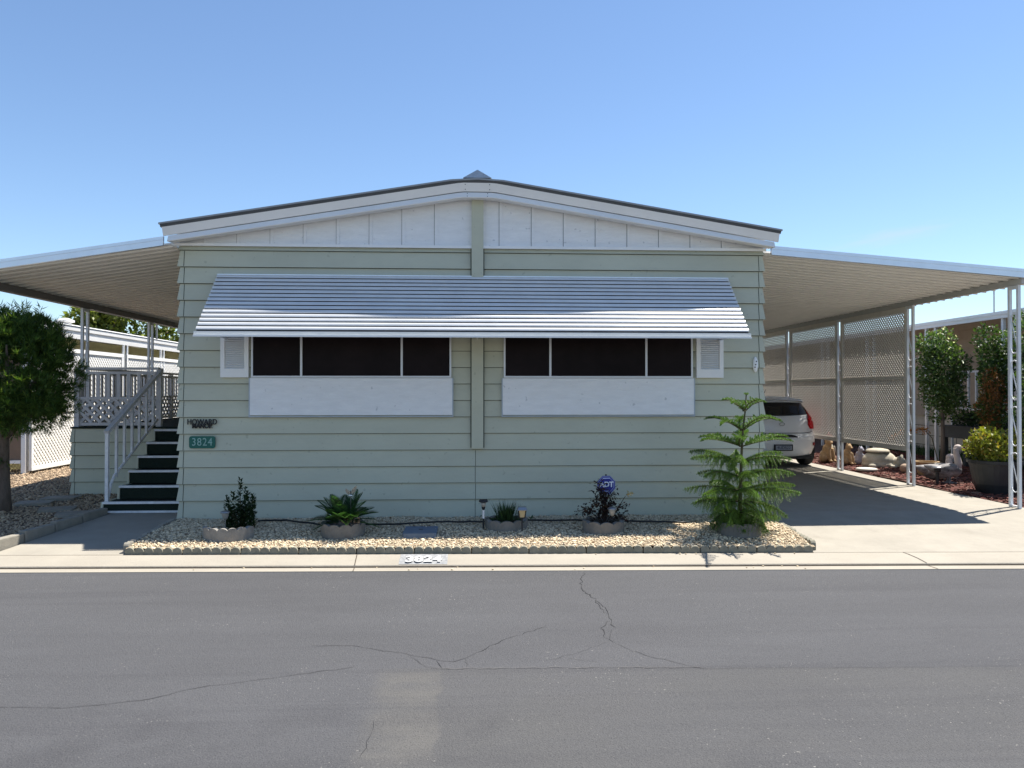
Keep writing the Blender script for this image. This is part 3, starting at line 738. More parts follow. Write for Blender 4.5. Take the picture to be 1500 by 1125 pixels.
# ------------------------------------------------------------------ edging, stepping stones, lid, hose
def scallop(name, label, group, p, q, n=6, h=.07, th=.055, mat=STONE, top=.046):
    p = Vector(p); q = Vector(q); d = q - p; L_ = d.length; d.normalize(); ang = math.atan2(d.y, d.x)
    s = L_ / n; prof = [(0, -h)]
    for k in range(n):
        for i in range(9):
            a = PI - PI * i / 8
            if i == 0 and k: continue
            prof.append((s * k + s / 2 + s / 2 * math.cos(a) * .97, top * math.sin(a)))
    prof.append((L_, -h))
    mb = MB(); m = len(prof)
    vs = [(a - L_ / 2, t, b) for t in (-th / 2, th / 2) for a, b in prof]
    fs = [tuple(range(m)), tuple(reversed(range(m, 2 * m)))] + [(i, m + i, m + (i + 1) % m, (i + 1) % m) for i in range(m)]
    mb.add(vs, fs); o = mb.build(name, mat, local=True)
    o.location = (p + q) / 2; o.rotation_euler.z = ang
    bv = o.modifiers.new('bevel', 'BEVEL'); bv.width = .006; bv.segments = 2; bv.limit_method = 'ANGLE'; bv.angle_limit = rad(50)
    return tag(o, label, 'edging', group)
xs = -3.36
for i in range(12):
    L_ = 7.2 / 12; xa = -3.60 + L_ * i; a, b = xa + .004, xa + L_ - .004; dz = R.uniform(-.006, .006)
    lab = 'grey scalloped concrete edging block in the row along the kerb'
    o = scallop('edging_block', lab, 'scalloped edging along the kerb', (a, yk(a, 8.095) + R.uniform(-.005, .005), -.106 + dz), (b, yk(b, 8.095) + R.uniform(-.005, .005), -.106 + dz))
for i in range(3):
    y0 = 8.03 + .56 * i; scallop('edging_block', 'grey scalloped edging block in the row beside the driveway', 'scalloped edging beside the driveway', (bed_r(y0) + .01, y0, -.085 + .02 * i), (bed_r(y0 + .6) + .01, y0 + .55, -.065 + .02 * i))
    y0 = 8.26 + .46 * i; scallop('edging_block', 'pale scalloped edging block half buried beside the walkway', 'scalloped edging beside the walkway', (bed_l(y0) - .01, y0, -.085 + .02 * i), (bed_l(y0 + .6) - .01, y0 + .45, -.065 + .02 * i), mat=BLOCK)
for i in range(4):
    L_ = .46; ym = 8.33 + L_ * (i + .5); o = MB().box(-.045, .045, -L_ / 2 + .004, L_ / 2 - .004, -.08, .085).build('edging_brick', BLOCK, local=True); o.location = (-5.06 + .19 * (ym - 8.3), ym, -.105 + .05 * (ym - 8.3)); o.rotation_euler.z = rad(-10.7)
    b_ = o.modifiers.new('bevel', 'BEVEL'); b_.width = .012; b_.segments = 2
    tag(o, 'long pale concrete edging block between the tan yard and the walkway', 'edging', 'edging blocks along the walkway')
for i, (x, y, a, lab) in enumerate(((-6.02, 10.95, .2, 'flat stepping stone farthest from the walkway behind the tree trunk'), (-5.43, 10.42, .3, 'flat stepping stone in the middle of the short row'), (-5.0, 10.05, .25, 'flat stepping stone nearest the walkway edging'), (-5.9, 11.4, .1, 'small flat stepping stone near the deck corner'))):
    o = MB().prism([(a_ * R.uniform(.9, 1.08), b_ * R.uniform(.9, 1.08)) for a_, b_ in rrect(.46, .34, .06, 3)], 'z', -.02, .03).build('stepping_stone', BLOCK, local=True); o.location = (x, y, yardz(x, y) + .004); o.rotation_euler.z = a
    tag(o, lab, 'stepping stone', 'stepping stones in the yard')
BLUEM = M('blue_grey_cover', (.13, .17, .225), .6, var=.15, scale=12)
ml = MB().prism([(-.57 + a, 8.69 + b) for a, b in rrect(.37, .46, .02)], 'z', -.06, .004).build('meter_lid', BLUEM, at=(-.57, 8.69, 0)); tag(ml, 'flat blue grey rectangular utility box lid in the gravel', 'utility lid')
MB().prism([(-.57 + a, 8.72 + b) for a, b in rrect(.05, .02, .009)], 'z', .0045, .007).build('finger_slot', BLACK, ml)
hp = [(-2.55, 9.35, .01), (-2.2, 9.32, .02), (-1.95, 9.15, .02), (-1.7, 8.98, .015), (-1.3, 8.98, .02), (-.9, 8.96, .02), (-.4, 8.98, .045), (-.1, 9.05, .025), (.2, 9.12, .02), (.6, 9.16, .02), (1.0, 9.16, .02), (1.4, 9.12, .02), (1.8, 9.06, .02), (2.2, 8.98, .02), (2.6, 8.9, .02)]
hose = []
for i in range(len(hp) - 1):
    a, b = Vector(hp[i]), Vector(hp[i + 1])
    for k in range(5): hose.append(a.lerp(b, k / 5) + Vector((0, .012 * math.sin(3 * (i + k / 5)), R.uniform(-.002, .004))))
tag(MB().tube(hose, .011, 7).build('irrigation_hose', HOSE, smooth=True), 'black irrigation hose lying on the shaded gravel along the wall', 'hose')

# ------------------------------------------------------------------ planter rings and plants
def ring(label, cx, cy, r_, n, a0=0, a1=2 * PI, h=.09, top=.025, z=.0, mat=RING):
    mb = MB(); th = .045; per = 8; N_ = n * per; full = abs(a1 - a0 - 2 * PI) < .01
    for i in range(N_ + 1):
        a = a0 + (a1 - a0) * i / N_; s = (i % per) / per
        zt = z + h - top + top * math.sin(PI * s) ** .6 if s else z + h - top
        for rr, zz in ((r_, z - .05), (r_ + .004, zt), (r_ - th, zt), (r_ - th, z - .05)): mb.v.append((cx + rr * math.cos(a), cy + rr * math.sin(a), zz))
    for i in range(N_):
        for j in range(4): mb.f.append((i * 4 + j, i * 4 + (j + 1) % 4, i * 4 + 4 + (j + 1) % 4, i * 4 + 4 + j)); mb.m.append(0)
    mb.f.append((0, 1, 2, 3)); mb.m.append(0); q = N_ * 4; mb.f.append((q + 3, q + 2, q + 1, q)); mb.m.append(0)
    t = thing('planter_ring', label, 'planter', (cx, cy, 0))
    mb.build('stone_ring', mat, t)
    if full: MB().lathe([(r_ - th - .001, -.03), (r_ - th - .001, z + .045), (.001, z + .06)], 24, (cx, cy, 0)).build('soil', SOIL, t)
    return t
ring('low open arc of scalloped pale stones around the dark upright shrub', -2.66, 8.66, .285, 7, rad(195), rad(345), mat=M('pale_ring', (.235, .225, .205), .9, var=.2, scale=12, bump=.3, bscale=80))
ring('round scalloped concrete planter ring under the spiky cycad', -1.43, 8.68, .24, 12, h=.105)
ring('scalloped concrete planter ring holding the grass tuft between two path lights', .40, 8.9, .245, 10, h=.092)
ring('scalloped concrete planter ring around the dark leafed rose bush', 1.50, 8.72, .235, 10, h=.098, top=.028)
ring('scalloped concrete planter ring at the foot of the young conifer', 3.0, 8.52, .24, 11, h=.10)

def leaves_in(mb, clumps, n, l, wd, out=.6, up=.2, shell=.55, m=0, droop=0, seed=1):
    r = random.Random(seed); tot = sum(c[3] * c[4] * c[5] for c in clumps); acc = []; s = 0
    for c in clumps: s += c[3] * c[4] * c[5]; acc.append(s / tot)
    for _ in range(n):
        t = r.random(); c = clumps[next(i for i, a in enumerate(acc) if t <= a + 1e-9)]
        while True:
            d = Vector((r.gauss(0, 1), r.gauss(0, 1), r.gauss(0, 1)))
            if d.length > .1: break
        d.normalize(); q = r.uniform(shell, 1.0) ** .7 * r.uniform(.9, 1.06)
        p = Vector((c[0] + d.x * c[3] * q, c[1] + d.y * c[4] * q, c[2] + d.z * c[5] * q))
        dr = d * out + Vector((r.gauss(0, .55), r.gauss(0, .55), r.gauss(0, .55) + up - droop)); nn = Vector((r.gauss(0, .6), r.gauss(0, .6), 1)) * .7 + d * .6
        mb.leaf(p, dr, nn, l * r.uniform(.65, 1.25), wd * r.uniform(.7, 1.2), m)
    return mb
G_DARK = leafmat('dark_green_needles', (.022, .045, .018), .5)
G_MID = leafmat('mid_green_leaves', (.050, .095, .022), .45)
G_TREE = leafmat('podocarp_leaves', (.05, .10, .022), .6, (.15, .21, .04), .72)
G_PINE = leafmat('conifer_needles', (.10, .175, .036), .45)
G_CYC = leafmat('cycad_leaves', (.028, .075, .02), .4)
G_GRASS = leafmat('grass_blades', (.035, .07, .025), .5)
G_ROSE = leafmat('dark_red_leaves', (.028, .018, .014), .6, (.07, .015, .015), .75)
G_YEL = leafmat('yellow_green_leaves', (.20, .22, .03), .4, (.36, .24, .05), .72)
G_LIME = leafmat('lime_green_leaves', (.07, .125, .035), .5, (.16, .2, .08), .85)  # plain lime leaf colour, varied at random per leaf
G_FAR = leafmat('far_tree_leaves', (.14, .17, .03), .5, (.06, .09, .02), .6)
G_DRY = leafmat('dry_brown_leaves', (.22, .10, .035), .5, (.14, .08, .035), .6)
ORANGE = leafmat('orange_flowers', (.42, .17, .03), .4)
WFLOW = leafmat('white_flowers', (.7, .7, .66), .2)

# upright dark shrub
t = thing('upright_shrub', 'dark green pointed dwarf shrub with upright spires behind the stone arc', 'shrub', (-2.64, 8.95, 0))
mb = MB(); r = random.Random(4)
spires = [(-2.64, 8.95, .56)] + [(-2.64 + r.uniform(-.14, .15), 8.95 + r.uniform(-.12, .12), r.uniform(.18, .40)) for _ in range(26)]
spires += [(-2.78, 8.93, .36), (-2.50, 8.92, .34), (-2.56, 8.9, .46), (-2.70, 8.88, .42)]
for x, y, h in spires:
    for i in range(int(h * 190)):
        z = h * r.random(); a = r.uniform(0, 2 * PI); q = .042 * (1 - (z / h) ** 3) + .006
        mb.leaf((x + q * math.cos(a) * .5, y + q * math.sin(a) * .5, z), (math.cos(a), math.sin(a), .9), (0, 0, 1), .04 * r.uniform(.7, 1.2), .022)
mb.build('foliage', G_DARK, t, fix=False)
st = MB()
for x, y, h in spires[:9]: st.tube([(-2.64, 8.95, -.02), (x, y, h * .9)], [.009, .003], 5)
st.build('stem', STEM, t)
# cycad
t = thing('cycad', 'spiky green cycad with stiff feather fronds fanning from the planter ring', 'plant', (-1.43, 8.68, .05))
mb = MB(); r = random.Random(12)
for i in range(40):
    a = i * 2.399 + r.uniform(-.2, .2); e = rad(r.uniform(18, 78) if i > 14 else r.uniform(8, 40)); L_ = r.uniform(.30, .47) * (1 if e < 1 else .9)
    dv = Vector((math.cos(a) * math.cos(e), math.sin(a) * math.cos(e), math.sin(e))); base = Vector((-1.43 + .03 * math.cos(a), 8.68 + .03 * math.sin(a), .10)); sd_ = dv.cross(Vector((0, 0, 1))).normalized(); nn = sd_.cross(dv)
    n = 22; prev = None; pts = []
    for k in range(n + 1):
        s = k / n; p = base + dv * L_ * s + Vector((0, 0, -1)) * .09 * s * s * math.cos(e) * 1.2; pts.append(p)
    mb.tube(pts[::4] + [pts[-1]], [.005] * len(pts[::4]) + [.002], 4)
    for k in range(4, n + 1):
        s = k / n; ll = .105 * math.sin(PI * min(1, .18 + s * .80)) + .012
        for sg in (-1, 1): mb.leaf(pts[k], sd_ * sg * .85 + dv * .75 + nn * .22, nn, ll, .012)
mb.build('frond', G_CYC, t, fix=False)
MB().lathe([(.06, -.05), (.075, .02), (.06, .08), (.02, .12)], 12, (-1.43, 8.68, .02)).build('trunk', BARK, t, smooth=True)
mb = MB()
for i in range(60): mb.leaf((-1.34 + r.gauss(0, .07), 8.52 + r.gauss(0, .035), .10 + abs(r.gauss(0, .035))), (r.gauss(0, 1), r.gauss(0, 1), r.gauss(.4, .6)), (0, 0, 1), .04, .016)
tag(mb.build('dry_frond_stub', M('straw', (.34, .24, .14), .8, island=.4), t, fix=False), kind='stuff')
# grass tuft
t = thing('grass_tuft', 'small tuft of dark green grass blades between the two path lights', 'plant', (.40, 8.9, .05)); mb = MB(); r = random.Random(3)
for i in range(330):
    a = r.uniform(0, 2 * PI); q = abs(r.gauss(0, .06)); L_ = r.uniform(.10, .26); ln = r.uniform(.1, .75)
    p = Vector((.40 + q * math.cos(a), 8.9 + q * math.sin(a), .06)); d = Vector((math.cos(a) * ln, math.sin(a) * ln, 1)); mb.leaf(p, d, (math.cos(a), math.sin(a), .2), L_, .009)
for i in range(160): mb.leaf((.40 + r.gauss(0, .12), 8.9 + r.gauss(0, .08), .07), (r.gauss(0, 1), r.gauss(0, 1), .5), (0, 0, 1), .06, .02)
mb.build('foliage', G_GRASS, t, fix=False)
MB().lathe([(.03, -.02), (.05, .0), (.02, .03)], 10, (.4, 8.9, .05)).build('crown', SOIL, t)
# rose bush
t = thing('rose_bush', 'dark reddish leafed rose bush growing in the ring below the blue yard sign', 'plant', (1.52, 8.74, .05)); mb = MB(); st = MB(); r = random.Random(21)
canes = [((1.30, 8.7, .22), .32), ((1.46, 8.78, .52), .5), ((1.50, 8.70, .44), .4), ((1.60, 8.66, .30), .3), ((1.74, 8.72, .26), .3), ((1.40, 8.68, .33), .3), ((1.80, 8.74, .10), .2), ((1.54, 8.82, .36), .3), ((1.62, 8.78, .40), .3), ((1.22, 8.74, .20), .3), ((1.44, 8.74, .46), .3)]
for (x, y, z), n in canes:
    b = Vector((1.52, 8.74, .03)); e = Vector((x, y, z)); mid = b.lerp(e, .5) + Vector((0, 0, .06)); pts = [b, mid, e]; st.tube(pts, [.007, .005, .003], 5)
    for k in range(int(70)):
        s = r.uniform(.25, 1.05); p = b.lerp(mid, s * 2) if s < .5 else mid.lerp(e, s * 2 - 1); p = p + Vector((r.gauss(0, .035), r.gauss(0, .035), r.gauss(0, .03)))
        mb.leaf(p, (r.gauss(0, 1), r.gauss(0, 1), r.gauss(0, .6)), (r.gauss(0, .5), r.gauss(0, .5), 1), r.uniform(.03, .055), r.uniform(.02, .032))
st.tube([(1.60, 8.74, .1), (1.72, 8.74, .30), (1.76, 8.74, .36)], [.005, .004, .003], 5)
mb.build('foliage', G_ROSE, t, fix=False); st.build('cane', M('dark_cane', (.04, .025, .02), .8), t)
mb = MB()
for i in range(26): mb.leaf((1.80 + r.gauss(0, .022), 8.74 + r.gauss(0, .02), .375 + r.gauss(0, .012)), (r.gauss(0, 1), r.gauss(0, 1), r.gauss(.3, .5)), (0, 0, 1), .035, .022)
mb.build('flower', M('faded_yellow_petals', (.50, .38, .14), .7, island=.4), t, fix=False)
# young Norfolk-type conifer
t = thing('young_conifer', 'young tiered conifer with drooping feathery branches at the house corner', 'tree', (3.0, 8.52, 0)); mb = MB(); wd_ = MB(); r = random.Random(31)
trunk = [Vector((3.0, 8.52, -.05)), Vector((3.02, 8.52, .4)), Vector((3.03, 8.52, .78)), Vector((3.05, 8.52, 1.12)), Vector((3.08, 8.52, 1.36)), Vector((3.09, 8.52, 1.535))]
wd_.tube(trunk, [.028, .022, .016, .012, .009, .007], 8)
def tx(z):
    for a, b in zip(trunk, trunk[1:]):
        if a.z <= z <= b.z: return a.lerp(b, (z - a.z) / (b.z - a.z))
    return trunk[-1]
def branchlet(p, d, L_, sag):
    # a cord of short pointed needles standing off a thin green axis
    d = d.normalized(); n = max(4, int(L_ / .0085)); pts = [p + d * L_ * k / n + Vector((0, 0, -1)) * (sag * L_ * (k / n) ** 2) for k in range(n + 1)]
    for k in range(n):
        e = (pts[k + 1] - pts[k]).normalized(); q = e.cross(Vector((.2, .1, 1))).normalized(); u = q.cross(e); s = k / n
        for j in range(4):
            a = j * 1.571 + k * .8 + r.uniform(-.3, .3); o = q * math.cos(a) + u * math.sin(a); mb.leaf(pts[k], e * .8 + o * .9, o, .021 * (1.1 - .4 * s), .0066)
#        z     reach  rise  droop  n
whorls = [(1.335, .235, .12, .0, 5), (1.115, .40, .165, .03, 5), (.935, .53, .145, .02, 6), (.755, .63, .13, .03, 6), (.59, .54, .12, .05, 6), (.44, .64, .08, .05, 7), (.315, .54, .04, .10, 7), (.20, .42, .03, .12, 7), (.11, .30, .03, .08, 6)]
for wi, (z, L_, rise, droop, n) in enumerate(whorls):
    a0 = (.05, .12, .26, .2, .5, .05, .3, .6, .2)[wi]; c = tx(z)
    for i in range(n):
        a = a0 + 2 * PI * i / n + r.uniform(-.16, .16); Lb = L_ * r.uniform(.82, 1.08); hd = Vector((math.cos(a), math.sin(a), 0)); sd_ = Vector((-hd.y, hd.x, 0)); rs_ = rise * r.uniform(.7, 1.2); dr_ = droop * r.uniform(.5, 1.6)
        m = max(7, int(Lb / .027)); pts = []
        for k in range(m + 1):
            s = k / m; pts.append(c + hd * Lb * s + Vector((0, 0, rs_ * math.sin(s * PI * .55) - dr_ * s ** 2.6)) + sd_ * .03 * math.sin(s * 3 + i))
        pp_ = pts[::3] + [pts[-1]]
        wd_.tube(pp_, [.0075 - .005 * k / len(pp_) for k in range(len(pp_) - 1)] + [.002], 5)
        for k in range(max(1, int(m * .12)), m + 1):
            s = k / m; tg = (pts[min(k + 1, m)] - pts[max(k - 1, 0)]).normalized()
            bl = (.03 + .11 * min(1, (1 - s) * 2.2) * min(1, s * 4)) * (.6, .62, .72, .85, .95, 1.05, 1.1, 1.1, .9)[wi]
            for sg in (-1, 1):
                if r.random() < .06: continue
                branchlet(pts[k], sd_ * sg * r.uniform(.6, 1.) + tg * r.uniform(.25, .6) + Vector((0, 0, (r.uniform(.3, .8) if wi < 3 else r.uniform(-.9, .0)))), bl * r.uniform(.75, 1.2), .15 if wi < 3 else .7)
            branchlet(pts[k], tg * .8 + Vector((0, 0, .45)), .022, 0)
        branchlet(pts[-1], pts[-1] - pts[-2], .045, .1)
for k in range(8): branchlet(trunk[-1] - Vector((0, 0, .012)), Vector((math.cos(k * .8), math.sin(k * .8), .45)), .028, 0)
mb.build('foliage', G_PINE, t, fix=False); wd_.build('trunk', STEM, t, smooth=True)

# ------------------------------------------------------------------ path lights, yard sign, butterfly
STEEL = M('brushed_steel', (.30, .31, .32), .35, metal=.8, var=.1)
LENS = M('frosted_lens', (.30, .29, .26), .3, var=.05, spec=.5)
AMB = M('amber_glass', (.42, .34, .19), .3, var=.1)
def path_light(label, x, y, cap, lens, pole, zt, style):
    t = thing('path_light', label, 'garden light', (x, y, 0), 'solar path lights in the gravel')
    if style == 'cone':
        MB().lathe([(.052, 0), (.055, .006), (.05, .014), (.03, .026), (.01, .03)], 20, (x, y, zt - .03)).build('cap', cap, t, smooth=True)
        MB().lathe([(.012, 0), (.028, .02), (.038, .06), (.04, .072)], 16, (x, y, zt - .105)).build('lens', lens, t, smooth=True)
        MB().lathe([(.006, -.08), (.007, zt - .105)], 8, (x, y, 0)).build('stake', pole, t)
    elif style == 'hat':
        MB().lathe([(.045, 0), (.054, .006), (.046, .03), (.04, .033)], 8, (x, y, zt - .033)).build('cap', cap, t)
        MB().lathe([(.022, 0), (.032, .05)], 14, (x, y, zt - .084)).build('lens', lens, t, smooth=True)
        MB().lathe([(.011, 0), (.02, .02), (.023, .036)], 12, (x, y, zt - .121)).build('collar', cap, t, smooth=True)
        MB().lathe([(.0125, 0), (.0125, .095)], 12, (x, y, zt - .217)).build('sleeve', M('white_sleeve', (.7, .7, .7), .4), t)
        MB().lathe([(.009, -.06), (.012, zt - .217)], 10, (x, y, 0)).build('stake', pole, t)
    else:
        m_ = MB(); m_.frus((x - .058, x + .058, y - .058, y + .058), (x - .04, x + .04, y - .04, y + .04), zt - .03, zt); m_.box(x - .05, x + .05, y - .05, y + .05, zt - .036, zt - .0305); m_.build('cap', cap, t)
        MB().frus((x - .029, x + .029, y - .029, y + .029), (x - .04, x + .04, y - .04, y + .04), zt - .115, zt - .037).build('lens', lens, t)
        f = MB()
        for sx in (-1, 1):
            for sy in (-1, 1): f.bar((x + sx * .030, y + sy * .030, zt - .118), (x + sx * .042, y + sy * .042, zt - .036), .009, .009)
        f.box(x - .034, x + .034, y - .034, y + .034, zt - .126, zt - .1155); f.build('lantern_frame', pole, t)
        MB().lathe([(.007, -.06), (.008, zt - .126)], 8, (x, y, 0)).build('stake', pole, t)
path_light('silver cone path light in front of the dark upright shrub', -2.735, 8.72, STEEL, LENS, STEEL, .235, 'cone')
path_light('slim path light with dark hat and white sleeve left of the grass tuft', .135, 8.80, BLACK, LENS, BLACK, .325, 'hat')
path_light('square lantern path light with amber panes right of the grass tuft', .565, 8.63, STEEL, AMB, BLACK, .262, 'lantern')
path_light('path light with shiny round cap in front of the dark rose bush', 1.575, 8.58, STEEL, LENS, BLACK, .262, 'cone')
# octagonal yard sign
BLUE = M('blue_sign', (.012, .022, .24), .35, var=.05); SW = M('sign_white', (.42, .48, .75), .5)
ys = thing('yard_sign', 'blue octagonal security yard sign on a stake behind the dark rose bush', 'sign', (1.575, 8.95, 0), rz=rad(10))
oc = [(.118 * math.cos(rad(22.5 + 45 * i)), .118 * math.sin(rad(22.5 + 45 * i))) for i in range(8)]
bd = MB().prism([(a, .46 + b) for a, b in oc], 'y', -.006, .006).build('sign_board', BLUE, ys, local=True)
o2 = MB()
for sc1, sc2 in ((.97, .93), (.80, .76)):
    for i in range(8):
        a, b = oc[i], oc[(i + 1) % 8]; o2.add([(a[0] * sc1, -.0075, .46 + a[1] * sc1), (b[0] * sc1, -.0075, .46 + b[1] * sc1), (b[0] * sc2, -.0075, .46 + b[1] * sc2), (a[0] * sc2, -.0075, .46 + a[1] * sc2)], [(0, 1, 2, 3)])
o2.box(-.045, .045, -.0078, -.0065, .535, .547); o2.box(-.03, .03, -.0078, -.0065, .385, .393); o2.build('outline', SW, bd, local=True)
text_mesh('letters', 'ADT', .085, M('sign_letter', (.78, .8, .85), .5), bd, (0, -.0075, .465), ext=.001, bold=.003, sx=1.0)
MB().box(-.008, .008, .0065, .02, -.1, .585).build('stake', BLACK, ys, local=True)
# butterfly
bf = thing('butterfly_ornament', 'small patterned butterfly ornament perched on a stake over the cycad', 'ornament', (-1.335, 8.60, 0))
WING = M('patterned_wing', (.32, .27, .20), .5, var=.8, scale=70)
for s_, pl in ((-1, [(0, 0), (-.012, .02), (-.055, .05), (-.06, .025), (-.045, -.005), (-.025, -.02)]), (1, [(0, 0), (.02, .045), (.062, .085), (.068, .06), (.05, .02), (.022, -.012)])):
    MB().prism([(-1.335 + a, .435 + b) for a, b in pl], 'y', 8.598, 8.602).build('wing', WING, bf)
MB().tube([(-1.335, 8.60, .41), (-1.335, 8.60, .46)], [.006, .004], 8).build('body', BLACK, bf); MB().tube([(-1.335, 8.61, .0), (-1.335, 8.605, .42)], .003, 6).build('stake', STEEL, bf)
MB().ell((-1.335, 8.595, .407), (.022, .012, .008), 10, 6).build('clip', WHITE, bf, smooth=True)

# ------------------------------------------------------------------ left tree
t = thing('podocarp_tree', 'dense round headed tree with long narrow leaves at the left edge of the yard', 'tree', (-6.02, 10.30, 0)); r = random.Random(5)
tk = MB(); tk.tube([(-6.03, 10.30, -.05), (-6.04, 10.3, .3), (-5.99, 10.2, .7), (-5.9, 10.05, 1.0), (-5.7, 9.8, 1.5)], [.085, .07, .062, .055, .035], 12)
for i in range(12):
    a = i * 2.4; tk.tube([(-5.92, 10.08, .95), (-5.72 + .25 * math.cos(a), 9.85 + .25 * math.sin(a), 1.25 + .05 * i), (-5.65 + .5 * math.cos(a), 9.75 + .5 * math.sin(a), 1.5 + .06 * i)], [.035, .025, .01], 6)
tk.build('trunk', BARK, t, smooth=True)
mb = MB(); tufts = []
cl = [(-5.62, 9.72, 1.74, .66, .66, .72)] + [(-5.62 + .55 * math.cos(a) * math.cos(e), 9.72 + .55 * math.sin(a) * math.cos(e), 1.72 + .62 * math.sin(e), .27, .27, .26) for a, e in [(r.uniform(0, 6.28), r.uniform(-.9, 1.2)) for _ in range(26)]]
for _ in range(4200):
    c = r.choice(cl[1:]) if r.random() < .7 else cl[0]; d = Vector((r.gauss(0, 1), r.gauss(0, 1), r.gauss(0, 1))).normalized(); q = r.uniform(.55, 1.03)
    p = Vector((c[0] + d.x * c[3] * q, c[1] + d.y * c[4] * q, c[2] + d.z * c[5] * q))
    if p.z > 2.70 or p.z < 1.0: continue
    ax = (p - Vector((-5.62, 9.72, 1.6))).normalized() * .7 + d * .3 + Vector((0, 0, .45))
    for k in range(15):
        e = ax + Vector((r.gauss(0, .7), r.gauss(0, .7), r.gauss(0, .6))); mb.leaf(p, e, (r.gauss(0, .5), r.gauss(0, .5), 1), r.uniform(.06, .125), .0095)
for _ in range(26):    # loose twigs on the top
    a = r.uniform(0, 6.28); b = Vector((-5.55 + .3 * math.cos(a), 9.6 + .25 * math.sin(a), 2.34)); d = Vector((r.gauss(.15, .3), r.gauss(0, .2), 1))
    for k in range(14): mb.leaf(b + d * .018 * k, d * .4 + Vector((r.gauss(0, .8), r.gauss(0, .8), .3)), (0, 1, 0), .10, .010)
for _ in range(12):    # sprouts on the trunk
    b = Vector((-5.99 + r.gauss(0, .07), 10.18 + r.gauss(0, .05), r.uniform(.58, .75)))
    for k in range(10): mb.leaf(b, (r.gauss(0, 1), r.gauss(-.4, .8), r.gauss(.3, .6)), (0, 0, 1), .10, .011)
mb.build('crown', G_TREE, t, fix=False)

# ------------------------------------------------------------------ neighbours
YELS = M('pale_yellow_siding', (.66, .60, .33), .7, var=.05); BRS = M('brown_panel', (.20, .14, .10), .8, var=.1); WROOF = M('white_roof_coating', (.62, .61, .59), .6, var=.05, scale=1)
nb = thing('neighbour_home', 'white roofed pale yellow neighbouring home seen beyond the porch', 'house', (-11.5, 16, 0))
wy = MB()
for k in range(13): wy.frus((-18, -8.98, 15.5, 34), (-18, -9.0, 15.52, 34), k * .21, (k + 1) * .21 - .001)
wy.build('wall', YELS, nb)
rf_ = MB(); rf_.prism([(-8.3, 2.88), (-10.2, 3.26), (-14.5, 3.55), (-18.8, 3.1), (-18.8, 3.02), (-14.5, 3.46), (-10.2, 3.18), (-8.36, 2.80)], 'y', 15.1, 34.5); rr_ = rf_.build('roof', WROOF, nb)
fb = MB(); fb.box(-8.36, -8.28, 15.05, 34.5, 2.66, 2.74).box(-8.36, -8.30, 15.05, 34.5, 2.74, 2.82).box(-8.36, -8.27, 15.05, 34.5, 2.82, 2.91); fb.build('fascia', WROOF, nb)
MB().box(-8.275, -8.26, 15.05, 34.5, 2.905, 2.92).build('dark_flashing', DARKM, nb)
for y in (18.9, 21.1, 24., 27): 
    p = MB()
    for s_ in (-1, 1): p.box(-8.32, -8.28, y + s_ * .10 - .02, y + s_ * .10 + .02, 0, 2.66)
    p.build('post', POSTM, nb)
MB().box(-12, -8.45, 14.95, 15.05, .25, 2.62).build('storage_wall', BRS, nb)
MB().box(-12, -8.45, 14.9, 14.945, .2, .26).box(-8.44, -8.36, 14.9, 15.0, 0, 2.62).build('wall_trim', WHITE, nb)
MB().box(-8.975, -8.95, 24.2, 27.5, 1.2, 2.7).build('window', SCREEN, nb)
MB().box(-8.975, -8.94, 27.6, 33, .3, 2.8).build('dark_wall_panel', BRS, nb)
m_ = MB()
m_.lathe([(.12, 0), (.13, .1), (.2, .12), (.2, .17), (.06, .22)], 12, (-10.0, 19.5, 3.14)); m_.build('roof_vent', WROOF, nb)
MB().tube([(-9.8, 24.5, 3.1), (-9.8, 24.5, 4.15)], .03, 6).build('vent_pipe', DARKM, nb)
fe = thing('lattice_fence', 'tall white lattice fence in sun along the neighbouring carport', 'fence', (-8.3, 20, 0))
for y0, y1 in ((14.95, 18.75), (18.95, 22.9), (23., 27.), (27.1, 31)):
    f = MB().box(-8.33, -8.27, y0, y1, .06, .12).box(-8.33, -8.27, y0, y1, 1.15, 1.22).box(-8.33, -8.27, y0, y1, 2.36, 2.44)
    for y in (y0, y1 - .06): f.box(-8.328, -8.272, y, y + .06, .12, 1.15).box(-8.328, -8.272, y, y + .06, 1.22, 2.36)
    fr = f.build('panel_frame', WLATT, fe)
    for z0, z1 in ((.12, 1.15), (1.22, 2.36)): lattice(MB(), (-8.3, y0 + .03, z0 - .005), (0, 1, 0), (0, 0, 1), y1 - y0 - .06, z1 - z0 + .01, .075, .043, .005).build('lattice', WLATT, fr)
# right neighbour
TAN = M('brown_tan_siding', (.36, .29, .22), .75, var=.08); SKB = M('cream_block_skirting', (.50, .45, .37), .85, var=.1)
nr = thing('brown_neighbour_home', 'brown sided neighbouring home with white awning roof beyond the carport', 'house', (11.5, 16, 0))
wy = MB()
for k in range(11): wy.frus((11.28, 18, 11.2, 34), (11.3, 18, 11.2, 34), .95 + k * .2, .95 + (k + 1) * .2 - .001)
wy.build('wall', TAN, nr)
sk = MB().box(11.34, 18, 11.25, 34, -.05, .95)
for z in (.22, .46, .70): sk.box(11.334, 11.3395, 11.25, 34, z, z + .012, 1)
for i in range(40): sk.box(11.334, 11.3395, 11.4 + i * .55 , 11.412 + i * .55, -.02 + .24 * (i % 2), .22 + .24 * (i % 2), 1)
sk.build('skirting', [SKB, JOINT_SHADE], nr); MB().box(11.31, 11.3335, 15.2, 15.9, .28, .62).build('crawl_vent', BLACK, nr)
